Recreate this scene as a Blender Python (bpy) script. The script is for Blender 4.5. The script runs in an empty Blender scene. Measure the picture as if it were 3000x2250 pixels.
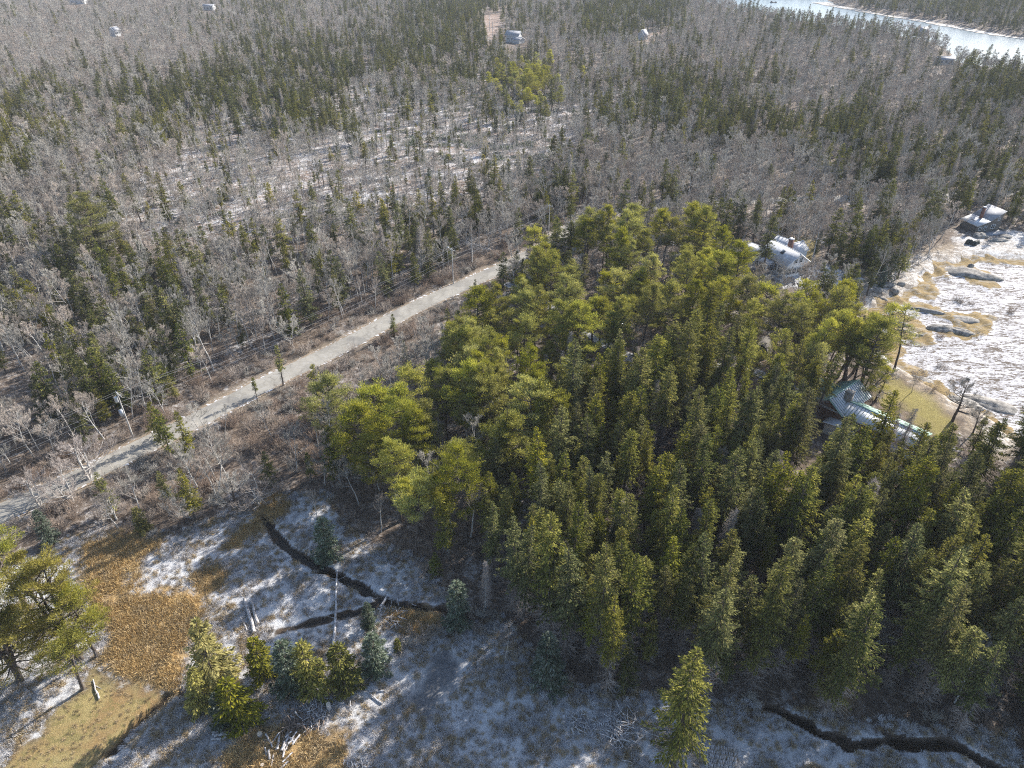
import bpy, math, random
import numpy as np
from mathutils import Vector

# ------------------------------------------------------------------ camera, sky, sun, exposure
SC = bpy.context.scene
COL = SC.collection
CAM_H, PITCH, FPX = 85.0, math.radians(33.5), 2083.0      # metres up, degrees below level, focal length in 3000-px units
cd = bpy.data.cameras.new('camera'); cam = bpy.data.objects.new('camera', cd); COL.objects.link(cam)
cam.location = (0, 0, CAM_H); cam.rotation_euler = (math.pi/2 - PITCH, 0, 0)
cd.sensor_width = 36; cd.lens = 36*FPX/3000; cd.clip_start = 1; cd.clip_end = 9000
SC.camera = cam
SUN_AZ, SUN_EL = math.radians(47), math.radians(29)
w = bpy.data.worlds.new('World'); SC.world = w; w.use_nodes = True
wn = w.node_tree.nodes; bg = wn['Background']
sky = wn.new('ShaderNodeTexSky'); sky.sky_type = 'NISHITA'; sky.sun_disc = False
sky.sun_elevation = SUN_EL; sky.sun_rotation = SUN_AZ
w.node_tree.links.new(sky.outputs[0], bg.inputs[0]); bg.inputs[1].default_value = 0.12
sd = bpy.data.lights.new('sun', 'SUN'); sd.energy = 5.0; sd.angle = math.radians(0.5); sd.color = (1, .94, .85)
sun = bpy.data.objects.new('sun', sd); COL.objects.link(sun)
sv = Vector((math.sin(SUN_AZ)*math.cos(SUN_EL), math.cos(SUN_AZ)*math.cos(SUN_EL), math.sin(SUN_EL)))
sun.rotation_euler = sv.to_track_quat('Z', 'Y').to_euler(); sun.location = sv*300
SC.view_settings.view_transform = 'Standard'; SC.view_settings.look = 'None'
SC.view_settings.gamma = 1; SC.view_settings.exposure = 1.0
SC.cycles.max_bounces = 5; SC.cycles.diffuse_bounces = 2; SC.cycles.glossy_bounces = 2
SC.cycles.transmission_bounces = 2; SC.cycles.transparent_max_bounces = 4
SC.cycles.use_denoising = False; SC.cycles.filter_width = 1.1
SC.cycles.volume_bounces = 0

RNG = np.random.default_rng(7); random.seed(7)
CP, SP = math.cos(PITCH), math.sin(PITCH)

def at(px, py, z=0.0):
    """ground point (height z) that the photograph shows at a pixel of its 3000 x 2250 frame"""
    u = (np.asarray(px, float)-1500)/FPX; v = (1125-np.asarray(py, float))/FPX
    dy = CP + v*SP; dz = -SP + v*CP
    t = (CAM_H-z)/(-dz)
    return np.stack([u*t, dy*t], -1)

def to_px(x, y, z):
    d = y*CP - (z-CAM_H)*SP
    return 1500 + FPX*x/d, 1125 - FPX*(y*SP + (z-CAM_H)*CP)/d

# ------------------------------------------------------------------ mesh helpers
class MB:
    def __init__(s): s.V = []; s.F = []; s.M = []; s.n = 0
    def add(s, V, F, m=0):
        V = np.asarray(V, float).reshape(-1, 3); F = np.asarray(F, int)
        s.V.append(V); s.F.append(F + s.n); s.M.append(np.full(len(F), m)); s.n += len(V)
        return s
    def box(s, c, d, m=0, yaw=0.0, pitch=0.0):
        c = np.array(c, float); h = np.array(d, float)/2
        V = np.array([[x, y, z] for x in (-1, 1) for y in (-1, 1) for z in (-1, 1)])*h
        if pitch: V = V @ np.array([[1, 0, 0], [0, math.cos(pitch), math.sin(pitch)], [0, -math.sin(pitch), math.cos(pitch)]])
        if yaw: V = V @ np.array([[math.cos(yaw), math.sin(yaw), 0], [-math.sin(yaw), math.cos(yaw), 0], [0, 0, 1]])
        return s.add(V+c, [[0, 1, 3, 2], [4, 6, 7, 5], [0, 4, 5, 1], [2, 3, 7, 6], [0, 2, 6, 4], [1, 5, 7, 3]], m)
    def tubes(s, P0, P1, R0, R1, k=4, m=0, cap=False):
        P0 = np.atleast_2d(P0).astype(float); P1 = np.atleast_2d(P1).astype(float); n = len(P0)
        R0 = np.broadcast_to(R0, n).astype(float); R1 = np.broadcast_to(R1, n).astype(float)
        D = P1-P0; D /= np.linalg.norm(D, axis=1, keepdims=True)+1e-9
        ref = np.where(np.abs(D[:, 2:3]) > .9, [[1., 0, 0]], [[0., 0, 1]])
        A = np.cross(D, ref); A /= np.linalg.norm(A, axis=1, keepdims=True)+1e-9; B = np.cross(D, A)
        a = np.arange(k)*2*np.pi/k; ca = np.cos(a)[None, :, None]; sa = np.sin(a)[None, :, None]
        ring = A[:, None]*ca + B[:, None]*sa
        V = np.concatenate([P0[:, None]+ring*R0[:, None, None], P1[:, None]+ring*R1[:, None, None]], 1)
        i = np.arange(k); j = (i+1) % k
        f = np.stack([i, j, j+k, i+k], 1)[None] + (np.arange(n)*2*k)[:, None, None]
        s.add(V.reshape(-1, 3), f.reshape(-1, 4), m)
        if cap:
            for q in range(n):
                o = s.n; s.add(V[q, k:], [list(range(k))], m) if k == 4 else s.fan(V[q, k:], P1[q], m)
                s.fan(V[q, :k][::-1], P0[q], m)
        return s
    def fan(s, R, c, m=0):
        k = len(R); V = np.concatenate([R, [c]]); i = np.arange(k)
        return s.add(V, np.stack([i, (i+1) % k, np.full(k, k), np.full(k, k)], 1)[:, :3], m)
    def kites(s, P, D, S, L, W, m=0):
        n = len(P); L = np.broadcast_to(L, n)[:, None]; W = np.broadcast_to(W, n)[:, None]
        mid = P + D*L*.5
        V = np.stack([P, mid+S*W/2, P+D*L, mid-S*W/2], 1)
        return s.add(V.reshape(-1, 3), np.arange(n*4).reshape(n, 4), m)
    def mesh(s, name, mats, smooth=False):
        me = bpy.data.meshes.new(name)
        V = np.concatenate(s.V); me.vertices.add(len(V)); me.vertices.foreach_set('co', V.astype(np.float32).ravel())
        loops = np.concatenate([f.ravel() for f in s.F]); cnt = np.concatenate([np.full(len(f), f.shape[1]) for f in s.F])
        me.loops.add(len(loops)); me.loops.foreach_set('vertex_index', loops.astype(np.int32))
        me.polygons.add(len(cnt)); me.polygons.foreach_set('loop_start', np.concatenate([[0], np.cumsum(cnt)[:-1]]).astype(np.int32))
        me.polygons.foreach_set('material_index', np.concatenate(s.M).astype(np.int32))
        if smooth: me.polygons.foreach_set('use_smooth', np.ones(len(cnt), bool))
        me.update(calc_edges=True); me.validate()
        for m in (mats if isinstance(mats, (list, tuple)) else [mats]): me.materials.append(m)
        return me
    def obj(s, name, mats, parent=None, smooth=False):
        o = bpy.data.objects.new(name, s.mesh(name, mats, smooth)); COL.objects.link(o)
        if parent: o.parent = parent
        return o

def tag(o, label=None, cat=None, group=None, kind=None):
    if label: o['label'] = label
    if cat: o['category'] = cat
    if group: o['group'] = group
    if kind: o['kind'] = kind
    return o

def thing(name, label, cat, loc, rz=0.0, group=None):
    o = bpy.data.objects.new(name, None); COL.objects.link(o); o.empty_display_size = .3
    o.location = loc; o.rotation_euler = (0, 0, rz)
    return tag(o, label, cat, group)

def unit(v): return v/(np.linalg.norm(v, axis=-1, keepdims=True)+1e-9)

# cheap smooth value noise for terrain and zone edges
_T = np.random.default_rng(3).random((256, 256))
def vnoise(x, y):
    x = np.asarray(x, float); y = np.asarray(y, float)
    xi = np.floor(x).astype(int); yi = np.floor(y).astype(int); fx = x-xi; fy = y-yi
    fx = fx*fx*(3-2*fx); fy = fy*fy*(3-2*fy)
    g = lambda a, b: _T[a % 256, b % 256]
    return (g(xi, yi)*(1-fx)+g(xi+1, yi)*fx)*(1-fy) + (g(xi, yi+1)*(1-fx)+g(xi+1, yi+1)*fx)*fy
def fbm(x, y, o=4):
    r = 0; a = .5; t = 0
    for i in range(o): r = r + a*vnoise(x*2**i+17*i, y*2**i+31*i); t += a; a *= .5
    return r/t

def sdist(x, y, poly):
    """signed distance to a polygon, positive inside"""
    x = np.asarray(x, float); y = np.asarray(y, float); d = np.full(x.shape, 1e9); ins = np.zeros(x.shape, bool)
    n = len(poly)
    for i in range(n):
        ax, ay = poly[i]; bx, by = poly[(i+1) % n]; ex, ey = bx-ax, by-ay
        t = np.clip(((x-ax)*ex+(y-ay)*ey)/(ex*ex+ey*ey+1e-9), 0, 1)
        d = np.minimum(d, np.hypot(x-ax-t*ex, y-ay-t*ey))
        c = (ay > y) != (by > y)
        ins ^= c & (x < (bx-ax)*(y-ay)/((by-ay) if by != ay else 1e-9)+ax)
    return np.where(ins, d, -d)
def ldist(x, y, line):
    x = np.asarray(x, float); y = np.asarray(y, float); d = np.full(x.shape, 1e9)
    for (ax, ay), (bx, by) in zip(line[:-1], line[1:]):
        ex, ey = bx-ax, by-ay; t = np.clip(((x-ax)*ex+(y-ay)*ey)/(ex*ex+ey*ey+1e-9), 0, 1)
        d = np.minimum(d, np.hypot(x-ax-t*ex, y-ay-t*ey))
    return d
def gp(pts, z=0.0): return at([p[0] for p in pts], [p[1] for p in pts], z)

# ------------------------------------------------------------------ materials
class NT:
    def __init__(s, name):
        s.m = bpy.data.materials.new(name); s.m.use_nodes = True; s.t = s.m.node_tree; s.t.nodes.clear()
        s.out = s.t.nodes.new('ShaderNodeOutputMaterial')
    def n(s, typ, ins=None, **kw):
        nd = s.t.nodes.new(typ)
        for k, v in kw.items(): setattr(nd, k, v)
        for k, v in (ins or {}).items(): s.put(nd.inputs[k], v)
        return nd
    def put(s, sock, v):
        if isinstance(v, bpy.types.NodeSocket): s.t.links.new(v, sock)
        elif isinstance(v, tuple) and len(v) == 3 and sock.type == 'RGBA': sock.default_value = (*v, 1)
        else: sock.default_value = v
    def coord(s, scale=(1, 1, 1), kind='Object', rot=(0, 0, 0)):
        tc = s.n('ShaderNodeTexCoord'); return s.n('ShaderNodeMapping', {0: tc.outputs[kind], 2: rot, 3: scale}).outputs[0]
    def noise(s, vec, scale, detail=4, dist=0.0, rough=.55):
        return s.n('ShaderNodeTexNoise', {'Vector': vec, 'Scale': scale, 'Detail': detail, 'Distortion': dist, 'Roughness': rough}).outputs[0]
    def math(s, op, a, b=0.0, c=None, clamp=False):
        ins = {0: a, 1: b}
        if c is not None: ins[2] = c
        return s.n('ShaderNodeMath', ins, operation=op, use_clamp=clamp).outputs[0]
    def step(s, v, lo, hi, a=0.0, b=1.0):
        return s.n('ShaderNodeMapRange', {0: v, 1: lo, 2: hi, 3: a, 4: b}, interpolation_type='SMOOTHSTEP').outputs[0]
    def mix(s, f, a, b, mode='MIX'):
        nd = s.n('ShaderNodeMix', data_type='RGBA', blend_type=mode)
        s.put(nd.inputs[0], f); s.put(nd.inputs[6], a); s.put(nd.inputs[7], b); return nd.outputs[2]
    def bump(s, h, strength=.5, dist=.1):
        return s.n('ShaderNodeBump', {'Height': h, 'Strength': strength, 'Distance': dist}).outputs[0]
    def principled(s, col, rough=.8, normal=None, spec=.3, metal=0.0):
        p = s.n('ShaderNodeBsdfPrincipled', {'Base Color': col, 'Roughness': rough, 'Specular IOR Level': spec, 'Metallic': metal})
        if normal is not None: s.put(p.inputs['Normal'], normal)
        s.t.links.new(p.outputs[0], s.out.inputs[0]); return s.m

def simple(name, a, b, scale=2.0, rough=.85, stretch=(1, 1, 1), bump=.3, spec=.3, dist=.03):
    t = NT(name); v = t.coord(stretch); n = t.noise(v, scale, 5, .4)
    c = t.mix(t.step(n, .3, .7), a, b)
    return t.principled(c, rough, t.bump(t.noise(v, scale*4, 3), bump, dist), spec)

def foliage(name, dark, mid, tip, trans=.35):
    """needles: colour varies by tree and by spray, part of the light passes through"""
    t = NT(name); g = t.n('ShaderNodeNewGeometry'); oi = t.n('ShaderNodeObjectInfo')
    r = g.outputs['Random Per Island']; o = oi.outputs['Random']
    nb = t.noise(t.coord(), .55, 3)
    k = t.math('ADD', t.math('MULTIPLY', r, .5), t.math('MULTIPLY', nb, .6))
    c = t.mix(t.step(k, .25, .62), dark, mid); c = t.mix(t.step(k, .55, .9), c, tip)
    hsv = t.n('ShaderNodeHueSaturation', {'Hue': t.n('ShaderNodeMapRange', {0: o, 3: .490, 4: .506}).outputs[0],
              'Saturation': t.n('ShaderNodeMapRange', {0: t.math('FRACT', t.math('MULTIPLY', o, 7.3)), 3: .7, 4: 1.05}).outputs[0],
              'Value': t.n('ShaderNodeMapRange', {0: t.math('FRACT', t.math('MULTIPLY', o, 13.7)), 3: .68, 4: 1.3}).outputs[0], 'Color': c})
    c = hsv.outputs[0]
    d = t.n('ShaderNodeBsdfDiffuse', {0: c}); tr = t.n('ShaderNodeBsdfTranslucent', {0: t.mix(1.0, c, (1.0, .95, .55), 'MULTIPLY')})
    mx = t.n('ShaderNodeMixShader', {0: trans, 1: d.outputs[0], 2: tr.outputs[0]})
    t.t.links.new(mx.outputs[0], t.out.inputs[0]); return t.m

def twigs(name, a, b):
    t = NT(name); g = t.n('ShaderNodeNewGeometry'); oi = t.n('ShaderNodeObjectInfo')
    c = t.mix(g.outputs['Random Per Island'], a, b)
    h = t.n('ShaderNodeHueSaturation', {'Value': t.n('ShaderNodeMapRange', {0: oi.outputs['Random'], 3: .75, 4: 1.25}).outputs[0], 'Color': c})
    return t.principled(h.outputs[0], .85, None, .2)

M = {}
M['needles'] = foliage('spruce_needles', (.038, .054, .018), (.125, .145, .030), (.36, .34, .065))
M['needles_olive'] = foliage('olive_needles', (.062, .072, .018), (.21, .21, .036), (.46, .42, .06))
M['needles_pine'] = foliage('pine_needles', (.12, .14, .028), (.34, .35, .065), (.64, .59, .12), .45)
M['needles_gold'] = foliage('golden_needles', (.19, .18, .03), (.50, .46, .07), (.76, .68, .13), .42)
M['needles_frost'] = foliage('frosted_needles', (.05, .075, .045), (.11, .15, .09), (.34, .38, .32), .3)
M['bark'] = simple('spruce_bark', (.055, .043, .036), (.15, .125, .11), 6, .95, (1, 1, .3), .4)
M['bark_grey'] = simple('grey_bark', (.30, .285, .27), (.64, .62, .59), 5, .9, (1, 1, .3), .3)
M['twig_grey'] = twigs('grey_twigs', (.20, .185, .165), (.54, .515, .47))
M['twig_pink'] = twigs('pinkish_twigs', (.22, .185, .16), (.54, .475, .42))
M['twig_pale'] = twigs('pale_dead_twigs', (.26, .22, .20), (.48, .43, .40))
M['twig_brush'] = twigs('brown_brush_twigs', (.21, .165, .13), (.50, .41, .34))
M['twig_red'] = twigs('reddish_brush_twigs', (.18, .13, .10), (.40, .31, .25))
M['log'] = simple('frosted_log_bark', (.22, .19, .17), (.66, .66, .68), 3, .9, (1, 1, 1), .5)
M['log_end'] = simple('cut_wood', (.55, .42, .28), (.78, .72, .62), 9, .8)
M['rock'] = simple('granite', (.13, .12, .11), (.40, .37, .33), 1.3, .85, (1, 1, 1), .7, .3, .12)
# ------------------------------------------------------------------ layout lines and zones (photo pixels laid on the ground)
road_px = [(-260, 1632), (0, 1505), (250, 1392), (400, 1318), (600, 1219), (800, 1114), (1000, 1017), (1200, 909), (1400, 817), (1480, 781), (1560, 742), (1640, 694), (1720, 645), (1900, 608), (2250, 588), (2650, 578), (3100, 560)]
ROAD = gp(road_px)
creek_px = [(770, 1515), (800, 1560), (850, 1612), (905, 1645), (950, 1668), (1000, 1690), (1060, 1720), (1110, 1750), (1160, 1772), (1220, 1778), (1285, 1782), (1360, 1800)]
creek2_px = [(820, 1850), (870, 1838), (930, 1818), (985, 1802), (1040, 1795), (1100, 1775)]
creek3_px = [(2250, 2070), (2310, 2092), (2350, 2112), (2390, 2142), (2450, 2162), (2500, 2184), (2550, 2172), (2600, 2170), (2680, 2178), (2760, 2172), (2820, 2195), (2880, 2235), (2960, 2275), (3060, 2330)]
CREEKS = [gp(creek_px), gp(creek2_px), gp(creek3_px)]
SHADE_LINE = gp([(-40, 2330), (240, 2270), (330, 2190), (420, 2110), (500, 2040), (560, 2010)])  # tree shadow along the lawn, put in as a dark trench
Z = {}
Z['field'] = gp([(230, 1560), (420, 1560), (560, 1540), (800, 1440), (960, 1440), (1050, 1560), (1250, 1640), (1330, 1760), (1300, 1850), (1480, 1800), (1560, 1900), (1700, 2010), (1900, 2020), (2250, 2060), (2400, 2080), (2700, 2120), (3020, 2150), (3150, 2500), (-200, 2500), (-200, 1700)])
Z['field'] = np.array(Z['field'])
Z['reeds'] = gp([(250, 1600), (360, 1560), (480, 1590), (400, 1650), (420, 1740), (560, 1745), (600, 1790), (540, 1900), (520, 2020), (400, 2010), (300, 1930), (330, 1850), (260, 1760)])
Z['lawn'] = gp([(60, 2180), (200, 2050), (270, 1960), (420, 1980), (520, 2030), (420, 2110), (330, 2190), (220, 2330), (-60, 2360)])
Z['gold2'] = gp([(690, 2175), (760, 2130), (880, 2140), (990, 2170), (1030, 2300), (640, 2330), (660, 2220)])
Z['gold3'] = gp([(1130, 1790), (1190, 1775), (1290, 1800), (1280, 1850), (1200, 1860)])
Z['gold4'] = gp([(640, 1610), (740, 1520), (800, 1440), (850, 1480), (760, 1560), (690, 1600)])
Z['gold5'] = gp([(560, 1690), (640, 1650), (660, 1700), (600, 1760)])
Z['gold6'] = gp([(2380, 2080), (2440, 1960), (2500, 1960), (2480, 2090)])
Z['gravel'] = gp([(1250, 1940), (1300, 1900), (1390, 1935), (1330, 2010), (1250, 2120), (1190, 2050)])
Z['cut'] = gp([(150, 600), (500, 470), (640, 330), (900, 290), (1100, 190), (1400, 200), (1900, 260), (1950, 340), (1700, 420), (1450, 560), (1150, 620), (900, 690), (520, 690), (200, 700)])
Z['greenlawn'] = gp([(2575, 1130), (2610, 1110), (2690, 1140), (2760, 1200), (2800, 1260), (2760, 1290), (2700, 1250), (2620, 1190), (2570, 1170)])
Z['shedlawn'] = gp([(2130, 1040), (2230, 970), (2330, 980), (2420, 1060), (2480, 1100), (2330, 1110), (2180, 1080)])
Z['shore'] = gp([(2420, 880), (2560, 780), (2700, 730), (2850, 710), (3050, 700), (3050, 1360), (2900, 1330), (2800, 1220), (2700, 1130), (2600, 1080), (2480, 1000)])
Z['snowlawn'] = gp([(2270, 830), (2330, 770), (2420, 770), (2500, 800), (2560, 820), (2520, 850), (2440, 862), (2350, 850)])
Z['yard'] = gp([(2080, 740), (2170, 700), (2230, 760), (2290, 800), (2350, 820), (2300, 850), (2200, 800)])
Z['yardgreen'] = gp([(2310, 700), (2370, 690), (2400, 740), (2370, 775), (2355, 730)])
Z['greyyard'] = gp([(2770, 690), (2850, 690), (2960, 670), (3050, 690), (3050, 760), (2780, 745)])
Z['farclear'] = gp([(1415, 45), (1470, 40), (1465, 75), (1440, 115), (1425, 100)])
Z['farclear2'] = gp([(1885, 95), (1960, 90), (1965, 118), (1890, 122)])
Z['farclear3'] = gp([(150, 15), (700, 12), (640, 22), (330, 24), (150, 30)])
FLAT = gp([(2520, 905), (2600, 870), (2700, 840), (2700, 800), (2760, 770), (2850, 745), (3000, 755), (3400, 740), (3600, 1500), (3050, 1330), (2960, 1260), (2880, 1200), (2790, 1160), (2720, 1110), (2620, 1060), (2590, 980), (2540, 950)])
WATER = gp([(2040, -12), (2160, 26), (2300, 52), (2480, 75), (2620, 92), (2760, 125), (2800, 165), (2900, 190), (3020, 205), (3600, 250), (3900, 150), (3300, 128), (3000, 103), (2870, 84), (2740, 60), (2600, 38), (2520, 24), (2440, 8), (2420, -12)])
WATER = np.array(WATER)

def smooth(d, lo, hi): t = np.clip((d-lo)/(hi-lo), 0, 1); return t*t*(3-2*t)

def ground_z(x, y):
    x = np.asarray(x, float); y = np.asarray(y, float)
    z = (fbm(x/60+5, y/60+9, 3)-.5)*2.2*smooth(y, 140, 400) + (fbm(x/9, y/9, 3)-.5)*.5
    rd = ldist(x, y, ROAD); z = z*smooth(rd, 3, 12) - .0
    for c, wd, dp in ((CREEKS[0], .9, .8), (CREEKS[1], .45, .4), (CREEKS[2], .7, .7), (SHADE_LINE, 1.2, .6)):
        d = ldist(x, y, c) + (fbm(x/1.7, y/1.7, 2)-.5)*1.3
        z = z - dp*(1-smooth(d, wd*.35, wd))
    f = sdist(x, y, FLAT) + (fbm(x/5, y/5, 3)-.5)*5
    z = z*(1-smooth(f, -8, 0)) - 1.5*smooth(f, -3.5, 2.5)
    wt = sdist(x, y, WATER) + (fbm(x/14, y/14, 3)-.5)*14
    z = z - 3.2*smooth(wt, -12, 8)
    fs = smooth(y, 900, 1050)*smooth(x, 200, 500)
    return z + 0*fs

# --- ground: one sheet out past the horizon, finer where the camera is near
def axis(parts):
    out = []
    for a, b, n in parts: out.append(np.linspace(a, b, n, endpoint=False))
    return np.concatenate(out+[[parts[-1][1]]])
xs = axis([(-5000, -1400, 8), (-1400, -700, 14), (-700, -130, 120), (-130, -75, 50), (-75, 110, 400), (110, 200, 110), (200, 700, 110), (700, 1400, 14), (1400, 5000, 8)])
ys = axis([(-600, 20, 12), (20, 40, 20), (40, 125, 210), (125, 235, 170), (235, 500, 100), (500, 1000, 110), (1000, 1600, 40), (1600, 6000, 14)])
X, Y = np.meshgrid(xs, ys); Zg = ground_z(X, Y)
nx, ny = len(xs), len(ys); idx = np.arange(nx*ny).reshape(ny, nx)
gm = MB(); gm.add(np.stack([X, Y, Zg], -1).reshape(-1, 3), np.stack([idx[:-1, :-1], idx[:-1, 1:], idx[1:, 1:], idx[1:, :-1]], -1).reshape(-1, 4))

def zone(k, soft=1.6, wob=3.0):
    d = sdist(X, Y, Z[k]) + (fbm(X/3.1+len(k), Y/3.1, 3)-.5)*wob
    return smooth(d, -soft, soft)
far = smooth(Y, 200, 420)
snow = .41 + 0*X; snow = np.maximum(snow, .56*zone('field', 3, 5))
gold = np.maximum.reduce([zone('reeds', 3, 11), zone('gold2', 3, 8), zone('gold3', 1, 3), zone('gold4', 1, 3), zone('gold5'), .8*zone('gold6')])
lawn = zone('lawn', 2.5, 8)*.92; glawn = np.maximum(.85*zone('greenlawn', 2.2, 6), .6*zone('yardgreen', 2, 4))
cut = zone('cut', 12, 22)
snow = snow+.07*cut
snow = np.maximum.reduce([snow, .53*zone('snowlawn', 2.5, 6), .5*zone('yard', 2.5, 6), .5*zone('greyyard', 2, 4), .55*zone('shore', 3, 4)*.85])
snow = snow*(1-.40*gold)*(1-.62*lawn)*(1-.75*glawn)
shore = zone('shore', 3, 6)
tan = np.maximum.reduce([cut*.75, .6*zone('shedlawn', 3, 5), zone('farclear', 3, 3), zone('farclear2', 3, 3), .6*zone('farclear3', 4, 4)])
grav = zone('gravel', 1.2, 3)
cr = np.minimum.reduce([ldist(X, Y, c) for c in CREEKS]+[ldist(X, Y, SHADE_LINE)]) + (fbm(X/1.7, Y/1.7, 2)-.5)*1.3
wet_shade = np.maximum(1-smooth(cr, .3, .85), 0)*np.where(ldist(X, Y, CREEKS[1]) < 3, .6, 1)  # dark creek banks, and the lawn's tree shadow painted in the same tone
rd = ldist(X, Y, ROAD)
verge = (1-smooth(rd, 3.6, 5.6))
snow = snow*(1-wet_shade)
me = gm.mesh('ground', [], True)
def attr(me, name, arrs):
    a = me.attributes.new(name, 'FLOAT_COLOR', 'POINT')
    q = np.stack([np.broadcast_to(k, X.shape).ravel() if hasattr(k, 'ravel') else np.full(X.size, float(k)) for k in arrs], -1)
    a.data.foreach_set('color', q.astype(np.float32).ravel())
attr(me, 'zone_a', (snow, gold, lawn, tan)); attr(me, 'zone_b', (shore, glawn, wet_shade, np.maximum(grav, 0))); attr(me, 'zone_c', (verge, 0, 0, 0))

t = NT('forest_floor'); P = t.n('ShaderNodeNewGeometry').outputs['Position']
A = t.n('ShaderNodeAttribute', attribute_name='zone_a'); B = t.n('ShaderNodeAttribute', attribute_name='zone_b'); C3 = t.n('ShaderNodeAttribute', attribute_name='zone_c')
sa = t.n('ShaderNodeSeparateColor', {0: A.outputs[0]}); sb = t.n('ShaderNodeSeparateColor', {0: B.outputs[0]}); sc_ = t.n('ShaderNodeSeparateColor', {0: C3.outputs[0]})
aSnow, aGold, aLawn, aTan = sa.outputs[0], sa.outputs[1], sa.outputs[2], A.outputs[3]
aShore, aGreen, aWetShade, aGrav = sb.outputs[0], sb.outputs[1], sb.outputs[2], B.outputs[3]
big = t.noise(P, .09, 4, .6); medn = t.noise(P, .7, 5, 1.2); fine = t.noise(P, 3.2, 6, 2.2, .65); fib = t.noise(t.n('ShaderNodeMapping', {0: P, 2: (0, 0, .7), 3: (1.0, 4.5, 1)}).outputs[0], 2.2, 5, 2.6, .65)
c = t.mix(t.step(medn, .38, .62), (.085, .062, .048), (.19, .135, .095))
c = t.mix(t.step(fine, .45, .68, 0, .75), c, (.32, .27, .22))
tanc = t.mix(t.step(medn, .35, .65), (.27, .155, .085), (.42, .33, .28)); tanc = t.mix(t.step(fine, .5, .62), tanc, (.17, .14, .125))
c = t.mix(aTan, c, tanc)
gc = t.mix(t.step(fib, .36, .62), (.33, .20, .085), (.68, .49, .24)); gc = t.mix(t.step(medn, .5, .75, 0, .6), gc, (.34, .19, .10))
c = t.mix(t.math('MULTIPLY', aGold, t.step(medn, .25, .45, .55, 1)), c, gc)
lc = t.mix(t.step(fib, .35, .65), (.30, .23, .09), (.50, .41, .18)); lc = t.mix(t.step(big, .42, .6), lc, (.36, .23, .10)); lc = t.mix(t.step(medn, .5, .62, 0, .7), lc, (.23, .20, .07)); lc = t.mix(t.step(fine, .55, .7, 0, .5), lc, (.58, .50, .30))
c = t.mix(aLawn, c, lc)
c = t.mix(aGreen, c, t.mix(t.step(fine, .35, .65), (.22, .18, .05), (.42, .36, .11)))
shc = t.mix(t.step(medn, .4, .6), (.30, .25, .20), (.46, .36, .24)); shc = t.mix(t.step(fine, .52, .64), shc, (.14, .11, .09))
c = t.mix(aShore, c, shc)
c = t.mix(aGrav, c, t.mix(t.step(fine, .4, .6), (.03, .03, .032), (.16, .155, .16)))
c = t.mix(t.math('MULTIPLY', sc_.outputs[0], t.step(fine, .3, .5)), c, (.27, .22, .165))
sv_ = t.math('ADD', t.math('MULTIPLY', medn, .35), t.math('ADD', t.math('MULTIPLY', fib, .40), t.math('MULTIPLY', big, .25)))
smask = t.step(t.math('ADD', sv_, aSnow), .92, 1.08)
smask = t.math('MULTIPLY', smask, t.math('SUBTRACT', 1.0, t.math('MULTIPLY', aGrav, .8)))
c = t.mix(t.math('MULTIPLY', smask, .86), c, (.80, .81, .83))
c = t.mix(aWetShade, c, t.mix(fine, (.018, .014, .01), (.05, .036, .022)))
t.principled(c, .9, t.bump(t.math('ADD', fib, fine), .9, .22), .2)
me.materials.append(t.m)
ground = bpy.data.objects.new('ground', me); COL.objects.link(ground)
tag(ground, 'brown forest floor and grassy fields dusted with patchy snow', 'ground', None, 'structure')

# --- road ribbon with snow-dusted shoulders
def ribbon(line, off0, off1, z, n_sub=6, wob=0.0):
    L = np.array(line, float); P = []
    for i in range(len(L)-1):
        p0 = L[max(i-1, 0)]; p1 = L[i]; p2 = L[i+1]; p3 = L[min(i+2, len(L)-1)]
        for k in range(n_sub):
            s = k/n_sub; P.append(.5*((2*p1)+(-p0+p2)*s+(2*p0-5*p1+4*p2-p3)*s*s+(-p0+3*p1-3*p2+p3)*s**3))
    P.append(L[-1]); P = np.array(P); T = unit(np.gradient(P, axis=0)); N = np.stack([-T[:, 1], T[:, 0]], -1)
    wv = (fbm(P[:, 0]/2.5, P[:, 1]/2.5)-.5)*wob
    a = P+N*(off0+wv)[:, None] if wob else P+N*off0; b = P+N*(off1-wv)[:, None] if wob else P+N*off1
    V = np.concatenate([np.c_[a, np.full(len(a), z)], np.c_[b, np.full(len(b), z)]]); n = len(a); i = np.arange(n-1)
    return V, np.stack([i, i+n, i+n+1, i+1], -1), P
t = NT('worn_asphalt'); P = t.n('ShaderNodeNewGeometry').outputs['Position']
n1 = t.noise(P, .25, 4, .8); n2 = t.noise(P, 1.6, 5, 1); crk = t.n('ShaderNodeTexVoronoi', {'Vector': P, 'Scale': .35}, feature='DISTANCE_TO_EDGE').outputs[0]
c = t.mix(t.step(n1, .35, .65), (.25, .235, .205), (.34, .32, .28)); c = t.mix(t.step(n2, .45, .7, 0, .6), c, (.37, .36, .345))
c = t.mix(t.step(crk, 0, .02, .5, 0), c, (.12, .11, .10)); c = t.mix(t.step(t.noise(P, .12, 2), .58, .66, 0, .45), c, (.16, .155, .15))
t.principled(c, .85, t.bump(n2, .2, .02), .3)
V, F, RP = ribbon(ROAD, 2.75, -2.75, .10); rm = MB(); rm.add(V[:, :], F)
n_ = len(V)//2   # sloping edges down to the ground
V2 = V.copy(); V2[:n_, 2] = -.2; V2[n_:, 2] = -.2
i = np.arange(n_-1)
T_ = unit(np.gradient(RP, axis=0)); N_ = np.stack([-T_[:, 1], T_[:, 0]], -1)
oL = np.c_[RP+N_*3.3, np.full(n_, -.15)]; oR = np.c_[RP-N_*3.3, np.full(n_, -.15)]
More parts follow.
